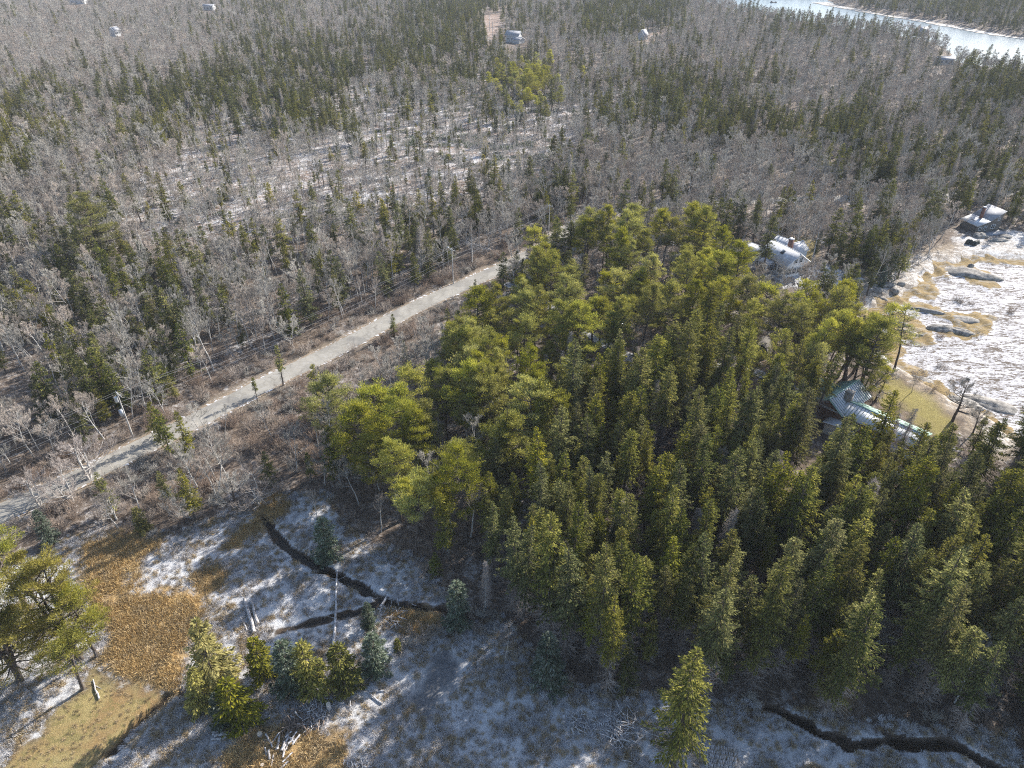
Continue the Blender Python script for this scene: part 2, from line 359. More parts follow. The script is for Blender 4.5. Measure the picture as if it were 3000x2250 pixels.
rm.add(np.concatenate([V[:n_], oL]), np.stack([i, i+1, i+n_+1, i+n_], -1), 0); rm.add(np.concatenate([V[n_:], oR]), np.stack([i, i+n_, i+n_+1, i+1], -1), 0)
road = rm.obj('road', t.m); tag(road, 'pale worn asphalt country road running through the woods', 'road', None, 'structure')
t = NT('sandy_snowy_verge'); P = t.n('ShaderNodeNewGeometry').outputs['Position']; n1 = t.noise(P, .8, 4, 1.5); n2 = t.noise(P, 3, 4, 1)
c = t.mix(t.step(n2, .4, .6), (.30, .24, .17), (.20, .15, .11)); c = t.mix(t.step(n1, .53, .62), c, (.62, .62, .64)); t.principled(c, .9, t.bump(n2, .5, .05))
for s in (1, -1):
    V, F, _ = ribbon(ROAD, s*(2.68 if s > 0 else 3.35), s*(3.35 if s > 0 else 2.68), .104, 6, .6)
    o = MB().add(V, F).obj('road_verge', t.m); tag(o, 'sandy road verge streaked with snow, ' + ('woodland side' if s > 0 else 'field side'), 'verge', None, 'structure')

# --- driveway glimpsed by the shed and the grey house
t = NT('gravel_drive'); P = t.n('ShaderNodeNewGeometry').outputs['Position']; n1 = t.noise(P, 1.2, 4, 1); n2 = t.noise(P, 4, 4, 1)
c = t.mix(t.step(n1, .4, .6), (.30, .29, .29), (.55, .55, .57)); t.principled(c, .95, t.bump(n2, .5, .04))
for px, lab in (([(1480, 830), (1560, 860), (1700, 960), (1850, 1050), (2000, 1085), (2150, 1075), (2260, 1110), (2400, 1180)], 'snow dusted gravel drive winding past the wooden shed'),
                ([(1720, 660), (1900, 700), (2060, 730), (2150, 742), (2250, 790)], 'snow dusted gravel drive leading to the white cottage')):
    L = gp(px); V, F, _ = ribbon(L, 1.5, -1.5, .0, 6, .5)
    V[:, 2] = ground_z(V[:, 0], V[:, 1])+.06
    o = MB().add(V, F).obj('driveway', t.m); tag(o, lab, 'driveway', None, 'structure')

# --- creek water
tw = NT('creek_water'); P = tw.n('ShaderNodeNewGeometry').outputs['Position']
tw.principled(tw.mix(tw.noise(P, 1.1, 3), (.012, .010, .008), (.035, .026, .016)), .35, tw.bump(tw.noise(P, 3, 3), .2, .02), .2)
for c_, wd, dz, lab in ((CREEKS[0], .8, -.6, 'narrow dark creek crossing the snowy field'), (CREEKS[1], .4, -.36, 'thin side ditch joining the dark creek'), (CREEKS[2], .65, -.5, 'dark winding brook below the tall spruces')):
    V, F, _ = ribbon(c_, wd, -wd, dz, 6); o = MB().add(V, F).obj('creek', tw.m); tag(o, lab, 'creek', None, 'structure')

# --- estuary water
t = NT('estuary_water'); P = t.n('ShaderNodeNewGeometry').outputs['Position']
h = t.math('ADD', t.noise(P, .35, 4, .5), t.math('MULTIPLY', t.noise(P, 1.3, 3, .5), .6))
t.principled((.14, .21, .26), .24, t.bump(h, .55, .35), .6)
gx = np.linspace(150, 2600, 40); gy = np.linspace(330, 2600, 40); gX, gY = np.meshgrid(gx, gy); k = np.arange(1600).reshape(40, 40)
o = MB().add(np.stack([gX, gY, 0*gX-2.0], -1).reshape(-1, 3), np.stack([k[:-1, :-1], k[:-1, 1:], k[1:, 1:], k[1:, :-1]], -1).reshape(-1, 4)).obj('water', t.m)
tag(o, 'pale blue estuary glittering in the sun beyond the woods', 'water', None, 'structure')

# --- tidal flat: wet mud, sun glint painted into its pale base, some ice and snow, rockweed bands
fx = np.linspace(85, 330, 330); fy = np.linspace(88, 235, 250); fX, fY = np.meshgrid(fx, fy); k = np.arange(fX.size).reshape(fX.shape)
sdF = sdist(fX, fY, FLAT)
weed_polys = [gp([(2560, 920), (2640, 905), (2700, 930), (2740, 960), (2750, 1000), (2700, 1005), (2650, 985), (2610, 960)]),
              gp([(2650, 880), (2700, 870), (2780, 905), (2860, 905), (2915, 915), (2920, 940), (2895, 975), (2840, 990), (2780, 975), (2720, 960), (2790, 940), (2760, 920), (2690, 905)]),
              gp([(2790, 780), (2850, 770), (2910, 790), (2935, 830), (2900, 842), (2830, 815)])]
weed = np.zeros(fX.shape)
for wp in weed_polys: weed = np.maximum(weed, smooth(sdist(fX, fY, wp)+(fbm(fX/2, fY/2, 3)-.5)*3, -.6, .8))
for nb in range(1): weed = np.maximum(weed, (1-smooth(sdF+(fbm(fX/4, fY/4, 3)-.5)*9, 1.5, 5.5))*.95)
ledge = fbm(fX/2.2, fY/5.5, 4)
fZ = -1.05 + (fbm(fX/7, fY/7, 3)-.5)*.25 + weed*(.10+2.2*np.clip(ledge-.47, 0, 1)) - 1.2*smooth(-sdF, 3, 9)
fm = MB().add(np.stack([fX, fY, fZ], -1).reshape(-1, 3), np.stack([k[:-1, :-1], k[:-1, 1:], k[1:, 1:], k[1:, :-1]], -1).reshape(-1, 4))
me = fm.mesh('tidal_flat', [], True); a = me.attributes.new('weed', 'FLOAT', 'POINT'); a.data.foreach_set('value', weed.astype(np.float32).ravel())
t = NT('glint_painted_icy_mud'); P = t.n('ShaderNodeNewGeometry').outputs['Position']; aw = t.n('ShaderNodeAttribute', attribute_name='weed').outputs['Fac']
str_ = t.n('ShaderNodeMapping', {0: P, 2: (0, 0, .5), 3: (.55, 1.7, 1)}).outputs[0]
n1 = t.noise(str_, .38, 6, 1.4, .68); n2 = t.noise(str_, 1.9, 5, 1.2); n3 = t.noise(P, 5, 4, 1)
dark = t.step(t.math('ADD', t.math('MULTIPLY', n1, .55), t.math('MULTIPLY', n2, .45)), .495, .545)
c = t.mix(dark, (.42, .42, .45), (.12, .095, .075))
chan = t.n('ShaderNodeTexVoronoi', {'Vector': t.n('ShaderNodeVectorMath', {0: P, 1: t.n('ShaderNodeTexNoise', {'Vector': P, 'Scale': .25, 'Detail': 3}).outputs[1]}, operation='ADD').outputs[0], 'Scale': .07}, feature='DISTANCE_TO_EDGE').outputs[0]
c = t.mix(t.step(chan, 0, .008, .6, 0), c, (.16, .13, .11))
wc = t.mix(t.step(n2, .35, .62), (.17, .115, .045), (.36, .26, .115)); wc = t.mix(t.step(n3, .52, .66), wc, (.10, .07, .04)); wc = t.mix(t.step(n1, .5, .6, 0, .7), wc, (.34, .31, .27))
wm = t.math('MULTIPLY', t.step(t.math('ADD', aw, t.math('MULTIPLY', t.math('SUBTRACT', n1, .5), 1.6)), .42, .58), 1.0)
c = t.mix(wm, c, wc)
rg = t.mix(t.math('MAXIMUM', wm, dark), (.6, .6, .6), (.9, .9, .9))
t.principled(c, rg, t.bump(t.math('ADD', n2, n3), .8, .12), .15)
me.materials.append(t.m); flat = bpy.data.objects.new('tidal_flat', me); COL.objects.link(flat)
tag(flat, 'tidal flat painted pale with sun glare and ice, streaked with dark mud and golden rockweed', 'tidal flat', None, 'structure')
# far pale shore across the estuary
L = gp([(2405, 2), (2520, 22), (2600, 36), (2740, 58), (2870, 82), (3000, 101), (3300, 126), (3800, 150)])
V, F, _ = ribbon(L, 9, -12, -1.75, 8, 9.0)
t = NT('pale_shore_stones'); P = t.n('ShaderNodeNewGeometry').outputs['Position']; n1 = t.noise(P, .12, 4, 1); n2 = t.noise(P, .8, 4, 1)
t.principled(t.mix(t.step(n1, .45, .62), (.50, .47, .44), (.22, .19, .16)), .7, t.bump(n2, .6, .3))
o = MB().add(V, F).obj('far_beach', t.m); tag(o, 'pale stony beach on the far side of the estuary', 'beach', None, 'structure')
# ------------------------------------------------------------------ tree kinds
def sph(n, r): v = r.normal(size=(n, 3)); return unit(v)

def spruce_proto(seed, h=16, R=2.3, base=.22, dens=1.0, droop=.35, bare=0, fw=.125, ragged=.35, cone=.72, n_br=None):
    """returns (wood MB, needle MB)"""
    r = np.random.default_rng(seed); wood = MB(); leaf = MB()
    zz = np.linspace(0, h, 9); bend = np.c_[np.cumsum(r.normal(0, .05, 9)), np.cumsum(r.normal(0, .05, 9)), zz]; bend[0, :2] = 0
    tr = .018*h*(1-zz/h*.93)
    wood.tubes(bend[:-1], bend[1:], tr[:-1], tr[1:], 6)
    ax = lambda z: np.stack([np.interp(z, zz, bend[:, 0]), np.interp(z, zz, bend[:, 1]), z], -1)
    nb = n_br or int(h*9*dens); z0 = base*h
    wh = .42+.15*r.random(); tz = np.sort(r.random(nb))**.9; z = z0+tz*(h*.985-z0); z = np.where(tz < .93, (np.round(z/wh)+r.normal(0, .13, nb))*wh, z); z = np.clip(z, z0*.96, h*.985); tz = np.clip((z-z0)/(h*.985-z0), 0, 1)
    asym = r.random(8)*.5+.72
    az = r.random(nb)*2*np.pi
    L = (R*(1-tz)**cone*np.interp(tz, [0, .12, 1], [.6, 1, 1])*asym[(az/(2*np.pi)*8).astype(int) % 8]*(1-ragged*r.random(nb)**1.2)+.22)
    el = np.interp(tz, [0, .5, 1], [-.35, -.05, .75])+r.normal(0, .12, nb)
    P = ax(z); H = np.stack([np.cos(az), np.sin(az), 0*az], -1)
    S = 7; ss = np.linspace(0, 1, S)
    pts = P[:, None]+H[:, None]*(L[:, None]*ss)[..., None]*np.cos(el)[:, None, None]
    pts[..., 2] += L[:, None]*(np.sin(el)[:, None]*ss - droop*(ss**1.3-.75*ss**3)*(1-tz)[:, None])
    wood.tubes(pts[:, 0], pts[:, 3], .035+.02*L/R, .02, 3); wood.tubes(pts[:, 3], pts[:, 6], .02, .006, 3)
    if bare:
        nbz = int(bare); z = r.random(nbz)*(z0 if bare < 150 else h*.97)+.6; az2 = r.random(nbz)*2*np.pi
        Lb = np.interp(z/h, [0, .5, 1], [R*.7, R*.65, .3])*(.4+.6*r.random(nbz)); P0 = ax(z)
        D = unit(np.stack([np.cos(az2), np.sin(az2), r.normal(-.15, .2, nbz)], -1)); P1 = P0+D*Lb[:, None]
        wood.tubes(P0, P1, .032, .01, 3, 1)
        kk = 4 if bare < 150 else 9; q = np.repeat(np.arange(nbz), kk); s = r.random(len(q))*.8+.2
        B0 = P0[q]+D[q]*(Lb[q]*s)[:, None]; DD = unit(D[q]*.6+sph(len(q), r)*.8-[0, 0, .25])
        wood.tubes(B0, B0+DD*(.5*(1-s)+.3)[:, None], .014, .006, 3, 1)
    # sprays along each branch, flat and drooping at both sides
    ks = np.maximum((L*15*dens).astype(int), 6); q = np.repeat(np.arange(nb), ks); s = r.random(len(q))**.72
    f = s*(S-1); i0 = np.minimum(f.astype(int), S-2); fr = (f-i0)[:, None]
    B = pts[q, i0]*(1-fr)+pts[q, i0+1]*fr; T = unit(pts[q, i0+1]-pts[q, i0])
    side = np.cross(T, [0, 0, 1.]); side = unit(side)*np.where(r.random(len(q)) < .5, -1, 1)[:, None]
    ln = (.20+.50*(1-s)*np.minimum(L[q], 1.8)/1.8)
    B = B+side*(ln*.55*r.random(len(q)))[:, None]+np.c_[0*s, 0*s, r.normal(0, .05, len(q))]
    D = unit(T*.75+side*(.75-.4*s)[:, None]+np.c_[0*s, 0*s, -.10-.45*r.random(len(q))]+sph(len(q), r)*.30)
    N = unit(np.cross(D, sph(len(q), r)*.6+[0, 0, 1.]))
    leaf.kites(B, D, N, ln*.75+.16, fw*(.7+.8*r.random(len(q))))
    # leader
    n = 26; zt = h*(1-.10*r.random(n)); D = unit(np.c_[r.normal(0, 1, n), r.normal(0, 1, n), .8+0*zt]); leaf.kites(ax(zt), D, unit(np.cross(D, sph(n, r))), .3, .12)
    return wood, leaf

def pine_proto(seed, h=17, R=4.2, base=.42, limbs=42, tufts=8, blades=30, trunks=1, flat=.55, tl=.45, lean=0, tw=.075):
    r = np.random.default_rng(seed); wood = MB(); leaf = MB()
    for tk in range(trunks):
        n = 10; zz = np.linspace(0, h*(1-.08*tk), n); a = r.random()*6.28
        spread = (zz/h)**.8*(1.6+.4*tk)*(trunks > 1)+lean*(zz/h)**1.4*h*.16
        bend = np.c_[np.cumsum(r.normal(0, .10, n))+spread*math.cos(a), np.cumsum(r.normal(0, .10, n))+spread*math.sin(a), zz]
        if tk == 0 or trunks == 1: bend[0, :2] = 0
        else: bend[0, :2] = r.normal(0, .25, 2)
        tr = .019*h*(1-zz/h*.9); wood.tubes(bend[:-1], bend[1:], tr[:-1], tr[1:], 7)
        ax = lambda z: np.stack([np.interp(z, zz, bend[:, 0]), np.interp(z, zz, bend[:, 1]), z], -1)
        nl = limbs//trunks; t = np.sort(r.random(nl)); z = (base+(.985-base)*t)*zz[-1]
        az = r.random(nl)*6.283+np.arange(nl)*2.4
        prof = np.interp(t, [0, .18, .55, .85, 1], [.72, 1, .88, .55, .22])
        L = R*prof*(.6+.5*r.random(nl))*(.8 if trunks > 1 else 1); el = np.interp(t, [0, .6, 1], [.02, .32, 1.0])+r.normal(0, .12, nl)
        H = np.stack([np.cos(az)*np.cos(el), np.sin(az)*np.cos(el), np.sin(el)], -1); P0 = ax(z)
        mid = P0+H*(L*.5)[:, None]-np.c_[0*z, 0*z, .04*L]; end = P0+H*L[:, None]+np.c_[0*z, 0*z, .12*L]
        wood.tubes(P0, mid, .05+.016*L, .035+.01*L, 4); wood.tubes(mid, end, .035+.01*L, .02, 3)
        # dead stubs under the crown
        nd = 16; zd = r.random(nd)*base*h*1.1+h*.08; ad = r.random(nd)*6.28; Pd = ax(zd); Dd = unit(np.c_[np.cos(ad), np.sin(ad), r.normal(.1, .2, nd)]); wood.tubes(Pd, Pd+Dd*(.5+1.8*r.random(nd))[:, None], .04, .012, 3, 1)
        q = np.repeat(np.arange(nl), tufts); s = .35+.65*r.random(len(q))**.7
        base_p = np.where(s[:, None] < .5, P0[q]+(mid[q]-P0[q])*(s*2)[:, None], mid[q]+(end[q]-mid[q])*((s-.5)*2)[:, None])
        side = unit(np.cross(H[q], [0, 0, 1.]))*r.normal(0, 1, len(q))[:, None]
        off = side*(.32*L[q]*(1.15-s))[:, None]+np.c_[0*s, 0*s, .25+.35*r.random(len(q))]
        C = base_p+off; wood.tubes(base_p, C, .018, .008, 3)
        m = blades; qq = np.repeat(np.arange(len(q)), m); rad = .50*(.75+.5*r.random(len(q)))
        v = sph(len(qq), r); v[:, 2] = v[:, 2]*flat+.18; src = C[qq]+v*(rad[qq]*r.random(len(qq))**.5)[:, None]*[1.25, 1.25, .7]
        D = unit(v+sph(len(qq), r)*.45+[0, 0, .55]); leaf.kites(src, D, unit(np.cross(D, sph(len(qq), r))), tl*(.6+.5*r.random(len(qq))), tw)
    return wood, leaf

def bare_proto(seed, h=12, spread=.5, first=.3, levels=4, kids=(7, 5, 4, 4), r0=.012, up=.45, stems=1, twl=1.0, tw=.014):
    """leafless hardwood: (trunk and limbs MB, twig MB)"""
    r = np.random.default_rng(seed); wood = MB(); tw_ = MB(); rr0 = r0*h
    P = []; D = []; L = []; Rr = []
    for s in range(stems):
        a = r.random()*6.28; lean = (.10 if stems == 1 else .35)*r.random()+(.18 if stems > 1 else 0)
        n = 7; d = unit(np.array([math.cos(a)*lean, math.sin(a)*lean, 1.0])); p = np.array([0, 0, 0.])+(r.normal(0, .2, 3)*[1, 1, 0] if stems > 1 else 0)
        pts = [p]; step = h*(.92 if stems == 1 else .55+.3*r.random())/n
        for i in range(n): d = unit(d+sph(1, r)[0]*.13+[0, 0, .06]); pts.append(pts[-1]+d*step)
        pts = np.array(pts); rad = rr0/math.sqrt(stems)*(1-np.linspace(0, 1, n+1)*.88); wood.tubes(pts[:-1], pts[1:], rad[:-1], rad[1:], 6)
        nk = max(int(kids[0]*2.2/stems**.6), 4); t = first+(1-first)*r.random(nk)**.8; f = t*n; i0 = np.minimum(f.astype(int), n-1)
        P.append(pts[i0]+(pts[i0+1]-pts[i0])*(f-i0)[:, None]); az = np.arange(nk)*2.4+r.random(nk)
        e = up+.5*t+r.normal(0, .15, nk); D.append(np.stack([np.cos(az)*np.cos(e), np.sin(az)*np.cos(e), np.sin(e)], -1))
        L.append(h*spread*(1.12-t)*(.65+.5*r.random(nk))+.12*h*.5); Rr.append(rr0/math.sqrt(stems)*(1-t*.8)*.55)
    P = np.concatenate(P); D = np.concatenate(D); L = np.concatenate(L); Rr = np.concatenate(Rr)
    for lv in range(1, levels):
        tgt = wood if lv < 2 else tw_
        d2 = unit(D+sph(len(P), r)*.30+[0, 0, .16]); M1 = P+D*(L*.5)[:, None]; E1 = M1+d2*(L*.5)[:, None]
        tgt.tubes(P, M1, Rr, Rr*.7, 4 if lv < 2 else 3, 0); tgt.tubes(M1, E1, Rr*.7, Rr*.3, 3, 0)
        k = kids[lv]; q = np.repeat(np.arange(len(P)), k); s = .22+.78*r.random(len(q))
        base = np.where(s[:, None] < .5, P[q]+D[q]*(L[q]*s)[:, None], M1[q]+d2[q]*(L[q]*(s-.5))[:, None])
        nd = unit(np.where(s[:, None] < .5, D[q], d2[q])*.9+sph(len(q), r)*.58+[0, 0, .36])
        nl = L[q]*(.62-.20*s)*(.7+.5*r.random(len(q))); P, D, L, Rr = base, nd, nl, np.maximum(Rr[q]*.42*(1-.4*s), .009)
    d2 = unit(D+sph(len(P), r)*.3+[0, 0, .1]); E1 = P+d2*(np.maximum(L, .35)*twl)[:, None]
    tw_.tubes(P, E1, tw, tw*.35, 3, 0)
    return wood, tw_

def brush_proto(seed, h=1.9, n=26, R=1.0, tw=.018):
    r = np.random.default_rng(seed); b = MB(); a = r.random(n)*6.28; rad = R*.4*r.random(n)
    P = np.c_[np.cos(a)*rad, np.sin(a)*rad, 0*a-.1]; D = unit(np.c_[np.cos(a)*rad*1.2, np.sin(a)*rad*1.2, .9+0*a]+sph(n, r)*.28); L = h*(.55+.5*r.random(n))
    E = P+D*L[:, None]; b.tubes(P, E, tw, tw*.5, 3)
    q = np.repeat(np.arange(n), 9); s = .3+.7*r.random(len(q)); B = P[q]+D[q]*(L[q]*s)[:, None]; d = unit(D[q]*.8+sph(len(q), r)*.8)
    b.tubes(B, B+d*(.25+.4*h*.3*r.random(len(q)))[:, None], tw*.7, tw*.3, 3)
    return b

PROTO = {}   # kind -> list of (trunk mesh, crown mesh, combined object, height)
LIB = {k: bpy.data.collections.new('kinds_'+k) for k in ('spruce', 'pine', 'bare', 'dead', 'brush', 'tuft', 'slash')}
def combine(name, parts, mats):
    b = MB()
    for mb, off in parts:
        for Vv, Ff, Mm, st in zip(mb.V, mb.F, mb.M, np.cumsum([0]+[len(v) for v in mb.V[:-1]])): b.add(Vv, Ff-st, 0); b.M[-1] = Mm+off
    return b.mesh(name, mats)
def register(kind, sub, wood, leaf, wmats, lmat, h):
    lst = PROTO.setdefault(sub, []); k = len(LIB[kind].objects)
    wmats = list(wmats); co = bpy.data.objects.new('%s_%02d' % (kind, k), combine(kind+'_whole', [(wood, 0), (leaf, len(wmats))], wmats+[lmat])); LIB[kind].objects.link(co)
    lst.append((wood.mesh(sub+'_trunk', wmats), leaf.mesh(sub+'_crown', lmat), k, h))

BK, BG = M['bark'], M['bark_grey']
sp = dict(kind='spruce')
for i, (h, R, b, mt, kw) in enumerate([(15, 3.4, .18, 'needles', {}), (15, 2.9, .32, 'needles', {'bare': 40, 'ragged': .5}), (12, 3.3, .08, 'needles', {'ragged': .45}), (14, 2.8, .25, 'needles_olive', {'bare': 30, 'ragged': .45})]):
    wd, lf = spruce_proto(11+i, h, R, b, **kw); register('spruce', 'spruce', wd, lf, (BK, M['twig_grey']), M[mt], h)
for i, (h, R, b, mt, kw) in enumerate([(21, 3.9, .34, 'needles', {'bare': 120, 'ragged': .65, 'droop': .5}), (22, 3.4, .45, 'needles_olive', {'bare': 140, 'ragged': .7, 'droop': .5}), (20, 4.1, .28, 'needles_olive', {'bare': 100, 'ragged': .6, 'droop': .45}), (21, 3.3, .48, 'needles_olive', {'bare': 140, 'ragged': .7, 'droop': .3, 'cone': .5}), (19, 3.6, .34, 'needles', {'bare': 140, 'ragged': .75, 'droop': .5}), (20, 3.5, .40, 'needles_olive', {'bare': 110, 'ragged': .65, 'droop': .4})]):
    wd, lf = spruce_proto(41+i, h, R, b, dens=.95, **kw); register('spruce', 'tallspruce', wd, lf, (BK, M['twig_pale']), M[mt], h)
for i, (h, R, b, mt, kw) in enumerate([(12, 2.9, .10, 'needles_olive', {}), (11, 2.5, .16, 'needles_olive', {'ragged': .45})]):
    wd, lf = spruce_proto(61+i, h, R, b, **kw); register('spruce', 'olivespruce', wd, lf, (BK, M['twig_grey']), M[mt], h)
for i, (h, R, b, mt, kw) in enumerate([(7, 2.1, .02, 'needles_frost', {}), (6, 1.9, .02, 'needles_olive', {}), (8, 2.6, .03, 'needles_gold', {'ragged': .4})]):
    wd, lf = spruce_proto(71+i, h, R, b, dens=1.9, droop=.15, fw=.10, **kw); register('spruce', 'youngspruce', wd, lf, (BK, M['twig_grey']), M[mt], h)
for i, (h, R, b, mt, kw) in enumerate([(10, 1.1, .45, 'needles_olive', {'bare': 50, 'ragged': .6}), (11, 1.0, .6, 'needles', {'bare': 60, 'ragged': .6})]):
    wd, lf = spruce_proto(81+i, h, R, b, dens=.9, **kw); register('spruce', 'thinspruce', wd, lf, (BK, M['twig_grey']), M[mt], h)
for i, (h, R, b, kw) in enumerate([(17, 4.9, .42, {'limbs': 50}), (18, 4.5, .5, {'limbs': 46}), (16, 5.2, .36, {'limbs': 54}), (14, 4.2, .55, {'lean': 1, 'limbs': 34})]):
    wd, lf = pine_proto(21+i, h, R, b, **kw); register('pine', 'pine', wd, lf, (BK, M['twig_pale']), M['needles_pine'], h)
wd, lf = pine_proto(31, 19, 8.2, .22, 84, 12, 26, 3, .4); register('pine', 'bigpine', wd, lf, (BK, M['twig_pale']), M['needles_gold'], 20)
wd, lf = pine_proto(33, 19, 6.2, .22, 70, 10, 20, 1, .4); register('pine', 'widepine', wd, lf, (BK, M['twig_pale']), M['needles_olive'], 19)
wd, lf = pine_proto(35, 15, 3.6, .45, 34, 8, 18, 1, .6, lean=1.6); register('pine', 'shorepine', wd, lf, (BK, M['twig_pale']), M['needles_pine'], 15)
for i, (h, s_, f, kd, tm, kw) in enumerate([(13, .34, .35, (6, 6, 5, 4), 'twig_grey', {}), (12, .42, .28, (7, 6, 5, 4), 'twig_grey', {'up': .3}), (13, .26, .4, (6, 6, 5, 4), 'twig_pink', {'up': .7}), (11, .38, .2, (7, 6, 5, 4), 'twig_pink', {}), (12, .30, .3, (6, 6, 5, 4), 'twig_grey', {'stems': 3})]):
    wd, tw = bare_proto(91+i, h, s_, f, 4, kd, **kw); register('bare', 'bare', wd, tw, (BG, ), M[tm], h)
for i, (h, s_, f, kd, tm, kw) in enumerate([(12, .14, .5, (6, 4, 3, 2), 'twig_grey', {'r0': .008, 'up': .6}), (11, .17, .45, (6, 4, 3, 3), 'twig_pink', {'r0': .008, 'up': .5}), (10, .12, .3, (6, 4, 3, 2), 'twig_grey', {'r0': .008, 'stems': 2})]):
    wd, tw = bare_proto(101+i, h, s_, f, 4, kd, **kw); register('bare', 'thinbare', wd, tw, (BG, ), M[tm], h)
for i, (h, s_, f, kd, tm, kw) in enumerate([(9, .5, .12, (8, 6, 5, 4), 'twig_pale', {'up': .15, 'stems': 2, 'r0': .03}), (8, .52, .25, (8, 6, 5, 4), 'twig_grey', {'up': .1, 'r0': .034})]):
    wd, tw = bare_proto(111+i, h, s_, f, 4, kd, **kw); register('bare', 'oldbare', wd, tw, (BG if i == 0 else BK, ), M[tm], h)
for i, (h, R) in enumerate([(14, 2.1), (13, 1.8)]):
    wd, lf = spruce_proto(121+i, h, R, .2, bare=190, n_br=60); lf = MB()
    r_ = np.random.default_rng(5+i); q = 1500; z = h*(.2+.78*r_.random(q)); a = r_.random(q)*6.28; rad = R*(1-z/h)**.7*r_.random(q)**.5*.95
    P0 = np.c_[np.cos(a)*rad, np.sin(a)*rad, z]; D = unit(np.c_[np.cos(a), np.sin(a), -.3+0*a]+sph(q, r_)*.8); lf.tubes(P0, P0+D*(.3+.25*r_.random(q))[:, None], .013, .005, 3)
    register('dead', 'dead', wd, lf, (BG, M['twig_pale']), M['twig_pale' if i else 'twig_pink'], h)
def lib_obj(kind, mb, mats):
    k = len(LIB[kind].objects); o = bpy.data.objects.new('%s_%02d' % (kind, k), mb.mesh(kind+'_bush', mats)); LIB[kind].objects.link(o); return o
for i, (h, m_) in enumerate([(1.9, 'twig_brush'), (2.3, 'twig_red'), (1.6, 'twig_grey'), (2.6, 'twig_pink')]): lib_obj('brush', brush_proto(200+i, h, 30, 1.3), M[m_])
M['dry_grass'] = twigs('dry_grass_blades', (.24, .17, .09), (.58, .46, .28)); M['gold_grass'] = twigs('golden_reed_blades', (.36, .23, .09), (.72, .54, .27)); M['frost_grass'] = twigs('frosted_grass_blades', (.42, .40, .40), (.72, .71, .72))
for i, m_ in enumerate(['dry_grass', 'gold_grass', 'frost_grass']):
    r_ = np.random.default_rng(300+i); n = 90; b = MB(); a = r_.random(n)*6.28; lay = r_.random()*6.28
    P0 = np.c_[r_.normal(0, .28, (n, 2)), 0*a-.03]; D = unit(np.c_[np.cos(a)*.7+math.cos(lay)*.7, np.sin(a)*.7+math.sin(lay)*.7, .35+.5*r_.random(n)]); b.kites(P0, D, unit(np.cross(D, sph(n, r_))), .35+.35*r_.random(n), .032)
    lib_obj('tuft', b, M[m_])
for i in range(4):
    r_ = np.random.default_rng(320+i); n = 26; b = MB(); P0 = np.c_[r_.normal(0, 1.3, (n, 2)), .1+.35*r_.random(n)]; a = r_.normal(i*.8, .7, n); D = unit(np.c_[np.cos(a), np.sin(a), r_.normal(0, .1, n)])
    Ls = .8+2.6*r_.random(n)**2; b.tubes(P0-D*Ls[:, None]/2, P0+D*Ls[:, None]/2, .03+.05*r_.random(n), .02, 4)
    q = 60; P0 = np.c_[r_.normal(0, 1.3, (q, 2)), .1+.3*r_.random(q)]; D = sph(q, r_)*[1, 1, .4]; b.tubes(P0, P0+D*.8, .015, .006, 3)
    if i < 2:
        q = 160; P0 = np.c_[r_.normal(.4, 1.0, (q, 2)), .1+.5*r_.random(q)]; D = unit(sph(q, r_)*[1, 1, .5]); b.kites(P0, D, unit(np.cross(D, sph(q, r_))), .5, .2, 1)
    lib_obj('slash', b, [M['twig_grey'], M['needles_frost']])

def scatter(name, kind, pts, rz, scl, idx, label, tilt=.05, cat=None, k='stuff'):
    """one 'stuff' object: copies of a kind of plant at scattered spots"""
    n = len(pts); me = bpy.data.meshes.new(name); me.vertices.add(n); me.vertices.foreach_set('co', np.asarray(pts, np.float32).ravel())
    rot = np.c_[RNG.normal(0, tilt, (n, 2)), rz]
    for nm, ty, arr, fld in (('turn', 'FLOAT_VECTOR', rot, 'vector'), ('size', 'FLOAT_VECTOR', scl, 'vector')):
        a = me.attributes.new(nm, ty, 'POINT'); a.data.foreach_set(fld, np.asarray(arr, np.float32).ravel())
    a = me.attributes.new('pick', 'INT', 'POINT'); a.data.foreach_set('value', np.asarray(idx, np.int32)); me.update()
    o = bpy.data.objects.new(name, me); COL.objects.link(o)
    g = bpy.data.node_groups.new(name, 'GeometryNodeTree'); g.interface.new_socket('Geometry', in_out='INPUT', socket_type='NodeSocketGeometry'); g.interface.new_socket('Geometry', in_out='OUTPUT', socket_type='NodeSocketGeometry')
    N = g.nodes; gi = N.new('NodeGroupInput'); go = N.new('NodeGroupOutput'); ci = N.new('GeometryNodeCollectionInfo'); ci.inputs[0].default_value = LIB[kind]; ci.inputs[1].default_value = True; ci.inputs[2].default_value = True
    ip = N.new('GeometryNodeInstanceOnPoints'); ip.inputs['Pick Instance'].default_value = True
    def na(nm, ty): a = N.new('GeometryNodeInputNamedAttribute'); a.data_type = ty; a.inputs[0].default_value = nm; return a.outputs[0]
    g.links.new(gi.outputs[0], ip.inputs['Points']); g.links.new(ci.outputs[0], ip.inputs['Instance']); g.links.new(na('pick', 'INT'), ip.inputs['Instance Index'])
    g.links.new(na('turn', 'FLOAT_VECTOR'), ip.inputs['Rotation']); g.links.new(na('size', 'FLOAT_VECTOR'), ip.inputs['Scale']); g.links.new(ip.outputs[0], go.inputs[0])
    md = o.modifiers.new('scatter', 'NODES'); md.node_group = g
    return tag(o, label, cat, None, k)
